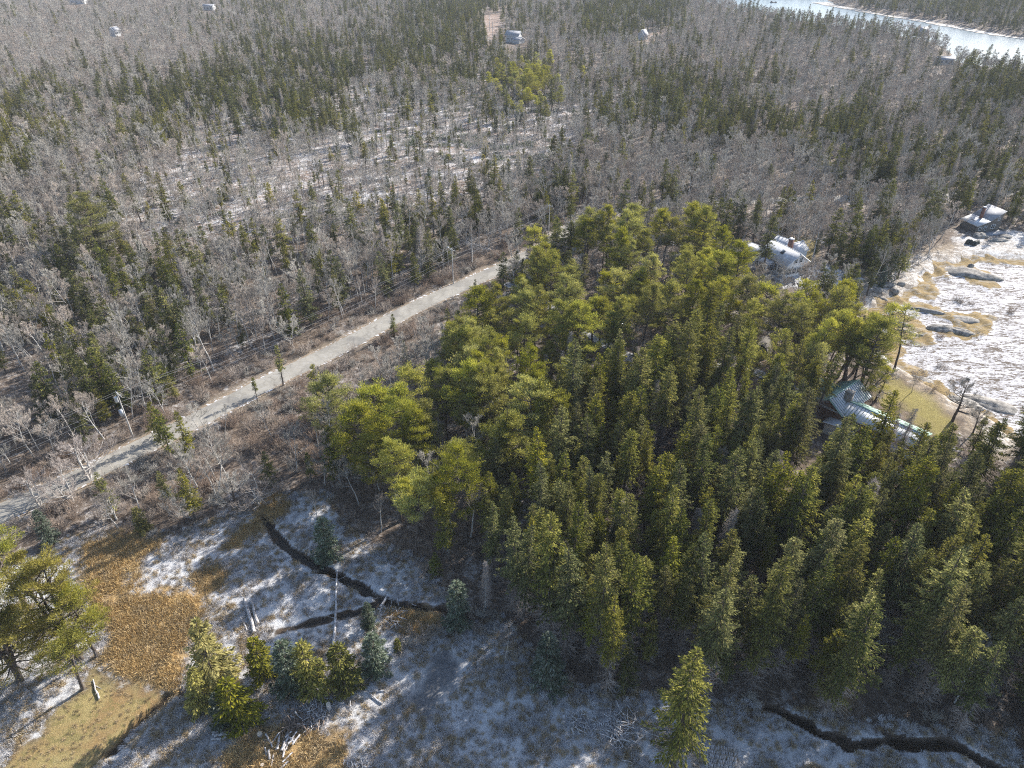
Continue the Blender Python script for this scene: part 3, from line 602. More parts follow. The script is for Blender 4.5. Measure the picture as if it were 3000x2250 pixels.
# ------------------------------------------------------------------ which trees stand where (cells of 100 px of the photograph, laid on the ground)
GRID = """
bbbbbbmmmb mmSSnmmSSS bb........
bbbbbbmmSS SSSSSmmmmm mbmbbmbb.m
OmbmSSSSSS lmmmmqmmmS SmmbbmbmmS
OObmOllmmS lllllllmmm SSSmSSmmSm
Obbmbllbll llllllmmbb bbbbmSSSmm
bbmblbllll lllmmmSmmS bbbbbmmbSm
mbSmlllmmm mmSmmmmbbb mSSbmSmm..
bmSSmmmmlm mSSmmSmppm pmmmSSSb..
OmSmmSmbbm mS.mSppppp ppmbmSS...
mmSmmmms.. .bmppppppp pppqq.....
smSmmm.... sbbpppdSSm TTqqqqqb..
smSbb....s bsppppdTTT TTTTTb....
bss.....sb ppppppTTTd TTTTTTTTTT
bb...bbbbb pppppTTTTT TTTTTTTTTT
b..bsSbbbb bpppTTTTTT TTTTTTTTTT
..bSS..... bpppTTTTTT TTTTTTTTTT
.......... ...pTTTTTT TTTTTTTTTT
.......... ...TTTTTTT TTTTTTTTTT
.......... ....TTTTTT TTTTTTTTTT
.......... .....TTTTT TTTTTTTTTT
.......... ......TTTT TTTTTTTTTT
.......... .......... TTTTTTTTTT
.......... .......... ..........
"""
GRID = [r.replace(' ', '') for r in GRID.strip().split(chr(10))]
TABLE = {   # char: list of (kind, share of spots)
 'b': [('bare', .78), ('spruce', .06)], 'm': [('bare', .55), ('spruce', .24)], 'S': [('spruce', .62), ('bare', .22), ('dead', .02)],
 'O': [('olivespruce', .55), ('bare', .3)], 'l': [('thinbare', .50), ('bare', .07), ('thinspruce', .10), ('olivespruce', .02), ('youngspruce', .035)],
 'p': [('pine', .30), ('spruce', .06), ('bare', .08)], 'q': [('shorepine', .42), ('pine', .06), ('bare', .06)], 'T': [('tallspruce', .60), ('dead', .025), ('spruce', .06), ('bare', .02)],
 's': [('bare', .16), ('youngspruce', .03)], 'd': [('dead', .4), ('spruce', .2)], 'n': [('spruce', .2)]}
H0 = {k: v[0][3] for k, v in PROTO.items()}
CAT = {'spruce': 'spruce', 'tallspruce': 'spruce', 'olivespruce': 'spruce', 'youngspruce': 'spruce', 'thinspruce': 'spruce', 'pine': 'pine', 'bigpine': 'pine', 'widepine': 'pine', 'shorepine': 'pine', 'bare': 'bare', 'thinbare': 'bare', 'oldbare': 'bare', 'dead': 'dead'}
cand = []
for (y0, y1, st) in ((44, 130, 3.1), (130, 260, 3.4), (260, 480, 3.9), (480, 960, 4.6), (960, 1500, 7.5)):
    yy = np.arange(y0, y1, st)
    for y in yy:
        half = y*.66+44
        x = np.arange(-half, half, st); cand.append(np.c_[x+RNG.uniform(-.45, .45, len(x))*st, y+RNG.uniform(-.45, .45, len(x))*st])
cand = np.concatenate(cand)
z0 = ground_z(cand[:, 0], cand[:, 1])
px, py = to_px(cand[:, 0], cand[:, 1], z0+8.0)
jit = np.clip(90-cand[:, 1]*.06, 30, 70)
cx = np.clip((px+RNG.normal(0, 1, len(px))*jit*.55)/100, 0, 29.99).astype(int); cy = np.clip((py+RNG.normal(0, 1, len(px))*jit*.30)/100, 0, 22.99).astype(int)
ch = np.array([list(r) for r in GRID])[cy, cx]
# the far wooded shore, and woods past the top of the frame
pxb, pyb = to_px(cand[:, 0], cand[:, 1], 0)
wd_ = sdist(cand[:, 0], cand[:, 1], WATER); fl_ = sdist(cand[:, 0], cand[:, 1], FLAT)
farshore = (cand[:, 0] > 250) & (cand[:, 1] > 560) & (wd_ < -14) & (pyb < np.interp(pxb, [2400, 2600, 2740, 3000, 3600], [-5, 34, 56, 100, 130]))
nearshore = (pyb < 300) & (wd_ < -4) & ~farshore & (ch == '.') & (pxb > 2000)
ch = np.where(farshore, 'M', np.where(nearshore, 'm', ch))
TABLE['M'] = [('spruce', .55), ('bare', .3)]
ch = np.where((cand[:, 1] > 960) & ~farshore, 'm', ch)
ok = (wd_ < -5) & (fl_ < -3.0)
rdd = ldist(cand[:, 0], cand[:, 1], ROAD); ok &= rdd > np.where(cand[:, 0] > 8, 3.8, 5.6)
ok &= ~((rdd < 9) & (cand[:, 0] < 5) & (RNG.random(len(cand)) < .8))
for c_ in CREEKS: ok &= ldist(cand[:, 0], cand[:, 1], c_) > 2.2
ok &= ~((sdist(cand[:, 0], cand[:, 1], Z['field']) > .5) & (cand[:, 0] > -42)); ok &= ~((sdist(cand[:, 0], cand[:, 1], Z['field']) > -1) & (cand[:, 0] < -20))
for z_ in ('greenlawn', 'snowlawn', 'yard', 'yardgreen', 'greyyard', 'farclear', 'farclear2', 'reeds', 'lawn', 'gravel'): ok &= sdist(cand[:, 0], cand[:, 1], Z[z_]) < .5
# footprints (x, y, radius) kept clear of trunks
CLEAR = [(69, 112, 5.5), (65, 117, 6), (73, 106, 5), (75, 103.5, 4), (72, 103, 5), (60.5, 147, 4.5), (71, 196, 5), (76, 188, 7), (81, 191, 6), (151, 220, 7), (155, 220, 6), (0, 612, 8), (105, 625, 5), (293, 523, 7), (-330, 650, 5), (-486, 893, 10), (-319, 843, 7), (26, 142, 2)]
CLEAR += [(0, 598, 6), (-316, 828, 5), (-16, 690, 6)]
for (a, b, r_) in CLEAR: ok &= np.hypot(cand[:, 0]-a, cand[:, 1]-b) > r_
# sight lines: nothing tall directly between the camera and the things seen clear of trees
VIEW = [gp([(2440, 1190), (2500, 1110), (2640, 1180), (2720, 1262), (2660, 1300), (2600, 1270)], 4.5), gp([(2140, 690), (2375, 680), (2380, 790), (2300, 830), (2150, 770)], 2), gp([(2810, 595), (2950, 600), (2975, 700), (2860, 720), (2810, 680)], 2), gp([(2190, 990), (2270, 990), (2270, 1075), (2190, 1075)], 1)]
# one random number per spot picks its kind
u = RNG.random(len(cand)); kind = np.full(len(cand), '', dtype=object)
clump = fbm(cand[:, 0]/16, cand[:, 1]/24, 3); clump = (clump-.5)*2.2
for c_, tb in TABLE.items():
    m = (ch == c_); acc = np.zeros(m.sum()); uu = u[m]; kk = np.full(m.sum(), '', dtype=object); cl = clump[m]
    for kd, p in tb:
        pp = p*(1+(cl if 'spruce' in kd and c_ in 'mbSMO' else -cl if kd == 'bare' and c_ in 'mSMO' else 0)*1.1); pp = np.clip(pp, 0, 1)
        kk[(uu >= acc) & (uu < acc+pp) & (kk == '')] = kd; acc = acc+pp
    kind[m] = kk
ok &= kind != ''
cand, z0, kind, px, py, ch = cand[ok], z0[ok], kind[ok], px[ok], py[ok], ch[ok]
sc = RNG.uniform(.66, 1.12, len(cand)); sc = np.where(ch == 'T', RNG.uniform(.62, 1.12, len(cand)), sc); sc = np.where(kind == 'spruce', RNG.uniform(.42, 1.08, len(cand)), sc)
sc = np.where((cand[:, 1] > 330) & (kind != 'spruce'), sc*.88, sc)
T = [dict(x=a, y=b, z=c-.05, k=k, s=s, c=q) for (a, b), c, k, s, q in zip(cand, z0, kind, sc, ch)]
# keep the sight lines open: thin out and shorten what would stand in front
VPX = [(np.array([(2432, 1115), (2510, 1095), (2650, 1180), (2660, 1235), (2570, 1210), (2450, 1180)]), 116), (np.array([(2185, 690), (2365, 685), (2365, 770), (2300, 790), (2200, 740)]), 200),
       (np.array([(2810, 595), (2950, 600), (2975, 700), (2860, 720), (2810, 680)]), 222), (np.array([(2200, 1000), (2262, 1000), (2262, 1055), (2205, 1060)]), 147),
       (np.array([(2590, 1080), (2990, 850), (3010, 1240), (2860, 1190), (2740, 1250)]), 400), (np.array([(1480, 108), (1545, 100), (1545, 128), (1480, 132)]), 640), (np.array([(2740, 160), (2800, 160), (2800, 176), (2740, 176)]), 540),
       (np.array([(200, 0), (260, 0), (260, 8), (200, 8)]), 900), (np.array([(322, 82), (352, 82), (352, 102), (322, 102)]), 660), (np.array([(592, 16), (632, 16), (632, 26), (592, 26)]), 850), (np.array([(1868, 92), (1900, 92), (1900, 108), (1868, 108)]), 640), (np.array([(1422, 50), (1465, 50), (1450, 100), (1432, 100)]), 800),
       (np.array([(-50, 1530), (0, 1470), (250, 1366), (440, 1290), (600, 1190), (1000, 990), (1200, 880), (1400, 792), (1490, 762), (1490, 800), (1400, 842), (1200, 938), (1000, 1042), (800, 1145), (600, 1250), (400, 1345), (250, 1415), (0, 1535)]), 400)]
bad = np.zeros(len(T), bool); tx, ty, tz = (np.array([t[k] for t in T]) for k in 'xyz'); th = np.array([H0[t['k']]*t['s'] for t in T])
for zz in (.35, .65, .95):
    qx, qy = to_px(tx, ty, tz+th*zz)
    for poly, ymax in VPX: bad |= (ty < ymax) & (ty < 950) & (sdist(qx, qy, poly) > (-14 if ymax == 400 else -5 if ymax < 300 else -1))
T = [t for t, b_ in zip(T, bad) if not b_]

def put(px_, py_, k, h=None, base=True, v=None, cat_=None, lab=None):
    """a tree the photograph shows singly: foot at a pixel (or tip, when base is False)"""
    hh = h or H0[k]; q = at(px_, py_, 0 if base else hh)
    T.append(dict(x=float(q[0]), y=float(q[1]), z=float(ground_z(q[0], q[1]))-.05, k=k, s=hh/H0[k] if v is None else hh/PROTO[k][v][3], v=v, lab=lab, fix=True))
put(235, 1938, 'bigpine', 20, lab='largest golden pine with several forked trunks rising from the tawny lawn')
put(243, 2020, 'pine', 11, v=3, lab='leaning half bare pine at the head of the long shadow on the lawn')
put(60, 1990, 'bigpine', 16, lab='golden pine whose crown is cut by the frame beside the forked giant')
put(285, 1925, 'pine', 13, v=2, lab='slender pine close behind the forked golden giant'); put(-40, 1830, 'bigpine', 20, lab='golden pine farthest out toward the road bend of the lawn group')
put(90, 1790, 'pine', 17, v=1, lab='rounded olive pine behind the forked golden giant, road side')
put(640, 2005, 'youngspruce', 12.5, v=2, lab='broad golden young spruce, biggest of the row beside the tawny lawn')
put(715, 2120, 'youngspruce', 9.0, v=1, lab='olive young spruce standing just above the short stacked logs'); put(770, 1985, 'youngspruce', 8.0, v=1, lab='small olive spruce tucked behind the broad golden one')
put(600, 2070, 'youngspruce', 7.5, v=2, lab='low spruce at the foot of the broad golden one'); put(660, 2120, 'youngspruce', 6.5, v=0, lab='short dark spruce between the golden spruce and the stacked logs')
put(860, 2020, 'youngspruce', 10.0, v=0, lab='frosted young spruce in the middle of the field row'); put(925, 2035, 'youngspruce', 10.5, v=1, lab='tall frosted young spruce just above the brush heap')
put(1020, 2020, 'youngspruce', 9.5, v=1, lab='frosted spruce with a lit tip beside the long fallen trunk'); put(1105, 1970, 'youngspruce', 8.2, v=0, lab='frosted spruce at the end of the row, next to the gravel patch')
put(1085, 1840, 'youngspruce', 5.6, v=0, lab='dark small spruce beside the creek log'); put(1165, 1905, 'youngspruce', 2.6, v=1, lab='tiny spruce at the reddish brush')
put(965, 1640, 'youngspruce', 9, v=0, lab='dark bushy spruce on the far bank where the creek bends'); put(940, 1560, 'bare', 9, v=2, lab='slim bare tree leaning over the creek head')
put(1345, 1835, 'youngspruce', 9.5, v=0, lab='dark bushy spruce where the creek enters the woods'); put(1600, 2000, 'youngspruce', 10, v=0, lab='large dark spruce on the field edge behind the stick piles')
put(1830, 2020, 'spruce', 10, v=2, lab='dark low spruce in the shade at the field edge'); put(1480, 1930, 'bare', 6.5, v=3, lab='small bare tree with arching limbs on the snowy field edge')
put(1965, 2262, 'tallspruce', 23, v=2, lab='tall ragged evergreen standing alone over the split firewood stack')
put(650, 2330, 'youngspruce', 4.5, v=2, lab='bright low spruce tip at the edge of the golden grass')
put(312, 790, 'widepine', 21, lab='huge dark wide pine towering over the bare woods'); put(3040, 2080, 'tallspruce', 19)
put(800, 1290, 'bare', 9, v=0, lab='bare tree at the roadside standing alone past the transformer pole')
for (a, b, k, h, v) in ((210, 1475, 'oldbare', 10, 0), (265, 1400, 'oldbare', 11, 0), (120, 1480, 'oldbare', 9, 0), (340, 1520, 'oldbare', 8, 0), (700, 1500, 'oldbare', 9, 1), (760, 1480, 'oldbare', 9, 0), (330, 1500, 'spruce', 9, 2), (420, 1560, 'youngspruce', 5.5, 1), (150, 1590, 'youngspruce', 7, 0),
                      (500, 1330, 'spruce', 10.5, 2), (560, 1360, 'spruce', 12, 3), (470, 1290, 'olivespruce', 9, 0), (830, 1130, 'thinspruce', 10, 0), (945, 1230, 'spruce', 13, 3), (760, 1190, 'thinspruce', 7, 1), (1155, 985, 'spruce', 6, 2), (1395, 880, 'spruce', 6, 2), (1475, 850, 'spruce', 11, 2), (1390, 1160, 'pine', 17, 0),
                      (2565, 1175, 'oldbare', 8, 1), (2790, 1235, 'oldbare', 9.5, 1), (2670, 1150, 'bare', 6, 3), (2850, 1270, 'oldbare', 6, 1), (1010, 1440, 'oldbare', 10, 1), (870, 1380, 'bare', 10, 1), (620, 1290, 'bare', 9, 1), (590, 1270, 'bare', 8, 3), (660, 1290, 'thinbare', 9, 0),
                      (2233, 800, 'spruce', 17, 1), (2340, 880, 'bare', 9, 1), (2300, 830, 'bare', 7, 4), (2170, 1080, 'shorepine', 15, 0), (2290, 1060, 'shorepine', 15, 0), (2310, 1075, 'shorepine', 14, 0), (2420, 1100, 'shorepine', 14, 0), (2470, 1110, 'shorepine', 13, 0), (2540, 1085, 'shorepine', 12, 0), (2360, 1090, 'shorepine', 15, 0), (2580, 840, 'youngspruce', 6, 0)):
    put(a, b, k, h, v=v)
for (a, b, h) in ((1640, 1190, 13), (1900, 1310, 15), (1745, 1440, 8), (1800, 1680, 17), (2480, 1640, 18), (2250, 1480, 12), (2180, 1560, 10), (2560, 1400, 14)): put(a, b, 'dead', h)

# choose the ones that show largest as separate trees, the rest become woods
for t in T:
    t['h'] = t['s']*(H0[t['k']] if t.get('v') is None else PROTO[t['k']][t['v']][3]); t['cat'] = CAT[t['k']]
    qx, qy = to_px(t['x'], t['y'], t['z']+t['h']*.7); d = t['y']*CP-(t['z']-CAM_H)*SP
    hor = math.hypot(t['x'], t['y']); t['app'] = t['h']*hor/math.hypot(hor, CAM_H)/d if (-40 < qx < 3040 and -30 < qy < 2290) else 0
    t['rz'] = RNG.random()*6.283
    if t.get('v') is None: t['v'] = int(RNG.integers(len(PROTO[t['k']])))
solo = []; rest = []
for cat_, lim in (('spruce', 296), ('pine', 290), ('bare', 296), ('dead', 120)):
    L_ = sorted([t for t in T if t['cat'] == cat_], key=lambda t: (-bool(t.get('fix')), -t['app']))
    solo += [t for t in L_[:lim] if t['app'] > 0]; rest += [t for t in L_[:lim] if t['app'] <= 0]+L_[lim:]
print('trees', len(T), 'solo', len(solo), {c: sum(t['cat'] == c for t in T) for c in ('spruce', 'pine', 'bare', 'dead')})

# labels: by look, and by rank from a landmark toward another landmark
LM = {'transformer pole': (-73.8, 109.8), 'second pole': (-16.1, 178.3), 'lamp pole': (26, 142.1), 'wooden shed': (60, 146), 'green roofed house': (69, 112), 'white cottage': (78, 190), 'grey shingled house': (151, 217),
      'forked golden pine': tuple(at(235, 1938)), 'short stacked logs': tuple(at(650, 2150)), 'gravel patch': tuple(at(1290, 1990)), 'creek head': tuple(at(790, 1530)), 'split firewood stack': tuple(at(2090, 2210)), 'stick piles': tuple(at(1730, 2150)),
      'long fallen trunk': tuple(at(985, 1880)), 'huge wide pine': tuple(at(312, 790)), 'near road end': tuple(at(0, 1505)), 'road by the pines': tuple(at(1480, 781)), 'rockweed ledges': tuple(at(2780, 940)), 'brook bend': tuple(at(2500, 2184)), 'logged clearing': tuple(at(900, 560)),
      'snowy cottage lawn': tuple(at(2440, 830)), 'golden reeds': tuple(at(350, 1750)), 'middle of the road': tuple(at(900, 1065)), 'broad golden spruce': tuple(at(640, 2005)), 'crooked lawn tree': tuple(at(2790, 1235)), 'creek mouth woods': tuple(at(1400, 1800)), 'shaded spruce dip': tuple(at(2230, 1560)), 'pine stand top': tuple(at(1750, 900))}
lmn = list(LM); lmp = np.array([LM[k] for k in lmn])
ORD = ['first', 'second', 'third', 'fourth', 'fifth', 'sixth', 'seventh', 'eighth', 'ninth', 'tenth', 'eleventh', 'twelfth'] + ['%dth' % i for i in range(13, 99)]
LOOK = {'spruce': 'dark spruce', 'tallspruce': 'ragged tall spruce', 'olivespruce': 'olive spruce', 'youngspruce': 'young bushy spruce', 'thinspruce': 'thin sparse spruce', 'pine': 'yellow green pine', 'bigpine': 'golden pine', 'widepine': 'wide pine', 'shorepine': 'leaning pine', 'bare': 'leafless grey tree', 'thinbare': 'slim leafless tree', 'oldbare': 'spreading leafless tree', 'dead': 'dead pale conifer'}
bins = {}
for t in solo:
    if t.get('lab'): continue
    p = np.array([t['x'], t['y']]); dd = np.hypot(*(lmp-p).T); A_ = int(np.argmin(dd)); v = unit(p-lmp[A_])
    near = [j for j in np.argsort(np.hypot(*(lmp-lmp[A_]).T))[1:9]]; B_ = max(near, key=lambda j: float(v @ unit(lmp[j]-lmp[A_])))
    bins.setdefault((LOOK[t['k']], A_, B_), []).append((dd[A_], t))
for (lk, A_, B_), L_ in bins.items():
    for r_, (d, t) in enumerate(sorted(L_, key=lambda q: q[0])): t['lab'] = '%s %s from the %s toward the %s' % (ORD[r_], lk, lmn[A_], lmn[B_])
NAME = {'spruce': 'spruce_tree', 'pine': 'pine_tree', 'bare': 'leafless_tree', 'dead': 'dead_conifer'}
GROUP = {'spruce': 'spruces in the woods', 'pine': 'pines in the woods', 'bare': 'leafless trees in the woods', 'dead': 'dead conifers among the spruces'}
CATN = {'spruce': 'spruce tree', 'pine': 'pine tree', 'bare': 'bare tree', 'dead': 'dead tree'}
for t in solo:
    tm, cm, li, hh = PROTO[t['k']][t['v']]
    r = thing(NAME[t['cat']], t['lab'], CATN[t['cat']], (t['x'], t['y'], t['z']), t['rz'], GROUP[t['cat']])
    wdt = t['s']*RNG.uniform(.82, 1.2); r.scale = (wdt, wdt, t['s'])
    if not t.get('fix'): r.rotation_euler = (RNG.normal(0, .035), RNG.normal(0, .035), t['rz'])
    a = bpy.data.objects.new('trunk', tm); COL.objects.link(a); a.parent = r
    b = bpy.data.objects.new('crown', cm); COL.objects.link(b); b.parent = r
for cat_, nm, lab in (('spruce', 'spruce_woods', 'dark spruce woods stretching away toward the estuary'), ('bare', 'leafless_woods', 'grey leafless hardwoods covering the land beyond the road'), ('pine', 'pine_woods', 'pines mixed into the woods'), ('dead', 'dead_woods', 'pale dead conifers among the far woods')):
    L_ = [t for t in rest if t['cat'] == cat_]
    if not L_: continue
    s = np.array([[t['s']*w_, t['s']*w_, t['s']] for t, w_ in zip(L_, RNG.uniform(.9, 1.2, len(L_)))])
    scatter(nm, cat_, [[t['x'], t['y'], t['z']] for t in L_], [t['rz'] for t in L_], s, [PROTO[t['k']][t['v']][2] for t in L_], lab, .03)

# undergrowth
def spots(n, x0, x1, y0, y1): return np.c_[RNG.uniform(x0, x1, n), RNG.uniform(y0, y1, n)]
P = spots(60000, -110, 130, 44, 260); rdd = ldist(P[:, 0], P[:, 1], ROAD); fl = sdist(P[:, 0], P[:, 1], FLAT); fd = sdist(P[:, 0], P[:, 1], Z['field'])
qx, qy = to_px(P[:, 0], P[:, 1], 0)
pr = np.where((rdd > 3.9) & (rdd < 11) & (P[:, 0] < 8), .55, 0.); pr = np.maximum(pr, np.where((rdd > 3.9) & (rdd < 24) & (P[:, 0] < -20) & (qy < 1560) & (P[:, 1] < 175), .22, 0))
ppb = sdist(qx, qy, np.array([(330, 1540), (450, 1290), (700, 1200), (1200, 950), (1300, 930), (1050, 1120), (1000, 1450), (820, 1470), (600, 1560), (430, 1600)])) > 0; pr = np.where(ppb, .6, pr)
reed = sdist(qx, qy, np.array([(2340, 850), (2440, 850), (2460, 890), (2380, 900)])) > 0; pr = np.where(reed, .6, pr)
pr = np.where((fd > -2) & (fd < 2), .18, pr); pr = np.where(sdist(qx, qy, np.array([(1160, 1850), (1280, 1850), (1250, 1950), (1180, 1960)])) > 0, .6, pr); pr = np.where(sdist(qx, qy, np.array([(1640, 1950), (1760, 1960), (1740, 2030), (1650, 2020)])) > 0, .6, pr)
pr = np.where((fl > -5) | (rdd < 3.9) | (sdist(P[:, 0], P[:, 1], Z['lawn']) > -1) | (sdist(P[:, 0], P[:, 1], Z['reeds']) > 0) | (sdist(P[:, 0], P[:, 1], Z['greenlawn']) > -1), 0, pr)
pr = np.where((qy > 850) & (qx > 1500) & (qy < 2000) & ~reed, .02, pr); pr = pr*(.35+1.3*smooth(fbm(P[:, 0]/6, P[:, 1]/6, 3), .35, .65))
k = RNG.random(len(P)) < pr*.42; P = P[k]; n = len(P); s = RNG.uniform(.55, 1.15, n)
for (a, b, r_) in CLEAR: pass
sel = fbm(P[:, 0]/8+40, P[:, 1]/8, 2); ix = np.where(sel > .56, 1, np.where(sel > .46, 0, np.where(sel > .38, 3, 2))); ix = np.where(RNG.random(n) < .25, RNG.integers(0, 4, n), ix)
scatter('brush', 'brush', np.c_[P, ground_z(P[:, 0], P[:, 1])], RNG.random(n)*6.28, np.c_[s*1.2, s*1.2, s], ix, 'brown and reddish leafless brush along the road and field edges'); print('brush', n)
P = spots(46000, -75, 75, 44, 100); qx, qy = to_px(P[:, 0], P[:, 1], 0); fd = sdist(P[:, 0], P[:, 1], Z['field']); g_ = np.maximum.reduce([sdist(P[:, 0], P[:, 1], Z[z_]) for z_ in ('reeds', 'gold2', 'gold3', 'gold4', 'gold5')])
lw = sdist(P[:, 0], P[:, 1], Z['lawn']); gr = sdist(P[:, 0], P[:, 1], Z['gravel']); cl = fbm(P[:, 0]/4, P[:, 1]/4, 3)
wt = np.minimum.reduce([ldist(P[:, 0], P[:, 1], c_) for c_ in CREEKS])
k = (fd > 0) & (gr < 0) & (wt > 1.2) & (RNG.random(len(P)) < np.where(g_ > 0, .25+1.1*smooth(cl, .35, .55), np.where(lw > 0, .22, .25+1.2*smooth(cl, .45, .6)))); P = P[k]; n = len(P); g_ = g_[k]
ix = np.where(g_ > 0, np.where(RNG.random(n) < .65, 1, 0), np.where((RNG.random(n) < .55) & (sdist(P[:, 0], P[:, 1], Z['lawn']) < 0), 2, 0)); s = np.where(g_ > 0, RNG.uniform(.6, 1.7, n), RNG.uniform(.5, 1.1, n)); s = np.where(sdist(P[:, 0], P[:, 1], Z['lawn']) > 0, .45, s)
scatter('meadow_grass', 'tuft', np.c_[P, ground_z(P[:, 0], P[:, 1])], RNG.random(n)*6.28, np.c_[s, s, s], ix, 'matted dry grass and golden reeds over the frosty field'); print('tufts', n)
P = spots(14000, -300, 160, 150, 620); d_ = sdist(P[:, 0], P[:, 1], Z['cut']); cl = fbm(P[:, 0]/18, P[:, 1]/18, 3); qx, qy = to_px(P[:, 0], P[:, 1], 0)
k = (d_ > 0) & (RNG.random(len(P)) < .12+.5*smooth(cl, .4, .6)) | ((d_ < 0) & (d_ > -60) & (RNG.random(len(P)) < .04)); k &= (ldist(P[:, 0], P[:, 1], ROAD) > 6); P = P[k]; n = len(P); s = RNG.uniform(.8, 1.6, n)
ix = np.where(fbm(P[:, 0]/30+9, P[:, 1]/30, 2) > .5, RNG.integers(0, 4, n), RNG.integers(2, 4, n))
scatter('logging_slash', 'slash', np.c_[P, ground_z(P[:, 0], P[:, 1])], RNG.random(n)*6.28, np.c_[s, s, s], ix, 'tangled grey slash and cut boughs covering the logged clearing'); print('slash', n)
# ------------------------------------------------------------------ buildings
def metal(name, col, dull, rough=.38, dust=0.0):
    t = NT(name); v = t.coord(); n = t.noise(v, 1.2, 5, .8); n2 = t.noise(v, 7, 4)
    c = t.mix(t.step(n, .3, .7, 0, .6), col, dull)
    if dust: c = t.mix(t.step(t.math('ADD', t.math('MULTIPLY', n, .6), t.math('MULTIPLY', n2, .4)), .60-dust*.3, .68-dust*.3), c, (.76, .77, .79))
    return t.principled(c, rough, t.bump(n2, .15, .02), .4)
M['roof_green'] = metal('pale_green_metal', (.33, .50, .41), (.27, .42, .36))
M['roof_greenlit'] = metal('sunlit_frosted_green_metal', (.45, .55, .50), (.55, .60, .58), .42, .75)  # brighter copy for the lit slopes: sunlight in the colour, plus frost
M['seam'] = metal('dark_roof_seam', (.14, .20, .17), (.18, .24, .21), .5)
M['roof_white'] = metal('frosted_shingle_roof', (.50, .51, .54), (.40, .41, .43), .7, .30)
M['roof_grey'] = metal('grey_shingle_roof', (.24, .25, .28), (.32, .33, .36), .75, .15)
M['white_wall'] = simple('white_clapboard', (.70, .71, .71), (.80, .80, .79), 1.2, .7, (.2, .2, 9), .25)
M['far_wall'] = simple('weathered_white_boards', (.42, .43, .44), (.58, .58, .58), 1.2, .8)
M['shingle'] = simple('weathered_shingle', (.10, .09, .08), (.21, .19, .17), 3, .9, (1, 1, 3), .5)
M['brown_wall'] = simple('brown_board_wall', (.13, .07, .045), (.22, .13, .09), 2, .85, (1, 1, .3), .3)
M['stone'] = simple('rubble_stone', (.17, .15, .13), (.42, .38, .33), 5, .95, (1, 1, 1), .9)
M['brick'] = simple('dark_brick', (.14, .07, .055), (.24, .13, .10), 6, .95, (1, 1, 2.5), .6)
M['trim'] = simple('white_trim', (.74, .74, .74), (.82, .82, .82), 2, .6)
M['snowcap'] = simple('snow_cap', (.80, .81, .84), (.86, .86, .88), 2, .7)
M['dark'] = simple('dark_tarp', (.018, .022, .020), (.04, .048, .042), 3, .6)
t = NT('window_glass'); M['glass'] = t.principled((.025, .035, .045), .08, None, .6)
t = NT('galvanised'); M['galv'] = t.principled((.45, .47, .50), .45, None, .5, .4)

def R2(yaw): c, s = math.cos(yaw), math.sin(yaw); return np.array([[c, s, 0], [-s, c, 0], [0, 0, 1]])
def gable(root, L, W, eave, ridge, cx=0, cy=0, yaw=0, over=.45, wall='white_wall', roofm='roof_white', seams=0, back=None, base=-.6, rakes=True, seamm='seam'):
    """one gabled block (ridge along local x): walls, two roof slopes; yaw about the block's centre"""
    b = MB(); hl, hw = L/2, W/2; Rm = R2(yaw); o = np.array([cx, cy, 0])
    V = np.array([[-hl, -hw, base], [hl, -hw, base], [hl, hw, base], [-hl, hw, base], [-hl, -hw, eave], [hl, -hw, eave], [hl, hw, eave], [-hl, hw, eave], [-hl, 0, ridge-.05], [hl, 0, ridge-.05]], float) @ Rm + o
    b.add(V, [[0, 1, 5, 4], [2, 3, 7, 6]]); b.add(V, [[1, 2, 6, 9, 5]]); b.add(V, [[3, 0, 4, 8, 7]]); b.obj('wall', M[wall], root)
    sl = (ridge-eave)/hw
    for s in (-1, 1):
        rm_ = roofm if (s < 0 or back is None) else back
        y1 = s*(hw+over); z1 = ridge-sl*(hw+over); e = hl+over; n = np.array([0, s*sl, 1.])/math.hypot(sl, 1)*.16
        q = np.array([[-e, 0, ridge], [e, 0, ridge], [e, y1, z1], [-e, y1, z1]]); V = np.concatenate([q, q+n]) @ Rm + o
        r = MB().add(V, [[0, 1, 2, 3], [7, 6, 5, 4], [0, 4, 5, 1], [1, 5, 6, 2], [2, 6, 7, 3], [3, 7, 4, 0]]).obj('roof_slope', M[rm_], root)
        if seams:
            k = int(2*e/seams); sm = MB()
            xx = np.linspace(-e+.05, e-.05, k+1); A_ = np.c_[xx, 0*xx, 0*xx+ridge]+n*1.15; B_ = np.c_[xx, 0*xx+y1, 0*xx+z1]+n*1.15
            sm.tubes(A_ @ Rm+o, B_ @ Rm+o, .055, .055, 4); sm.obj('roof_seam', M[seamm], r)
    g_ = MB()
    for s in (-1, 1):
        y1 = s*(hw+over+.05); z1 = ridge-sl*(hw+over)+.02; g_.tubes(np.array([[-hl-over, y1, z1]]) @ Rm+o, np.array([[hl+over, y1, z1]]) @ Rm+o, .08, .08, 5)
    g_.obj('gutter', M['galv' if seams else 'trim'], root)
    c_ = MB(); c_.tubes((np.array([[-hl-over, 0, ridge+.17]]) @ Rm+o), (np.array([[hl+over, 0, ridge+.17]]) @ Rm+o), .13, .13, 5, 0, True); c_.obj('ridge_cap', M['roof_green' if seams else 'trim'], root)
    if rakes:
        for e in (-1, 1):
            k = MB()
            for s in (-1, 1):
                P0 = np.array([[e*(hl+over+.03), 0, ridge]]) @ Rm+o; P1 = np.array([[e*(hl+over+.03), s*(hw+over), ridge-sl*(hw+over)]]) @ Rm+o; k.tubes(P0, P1, .15, .15, 4)
            k.obj('rake_board', M['roof_green' if seams else 'trim'], root)
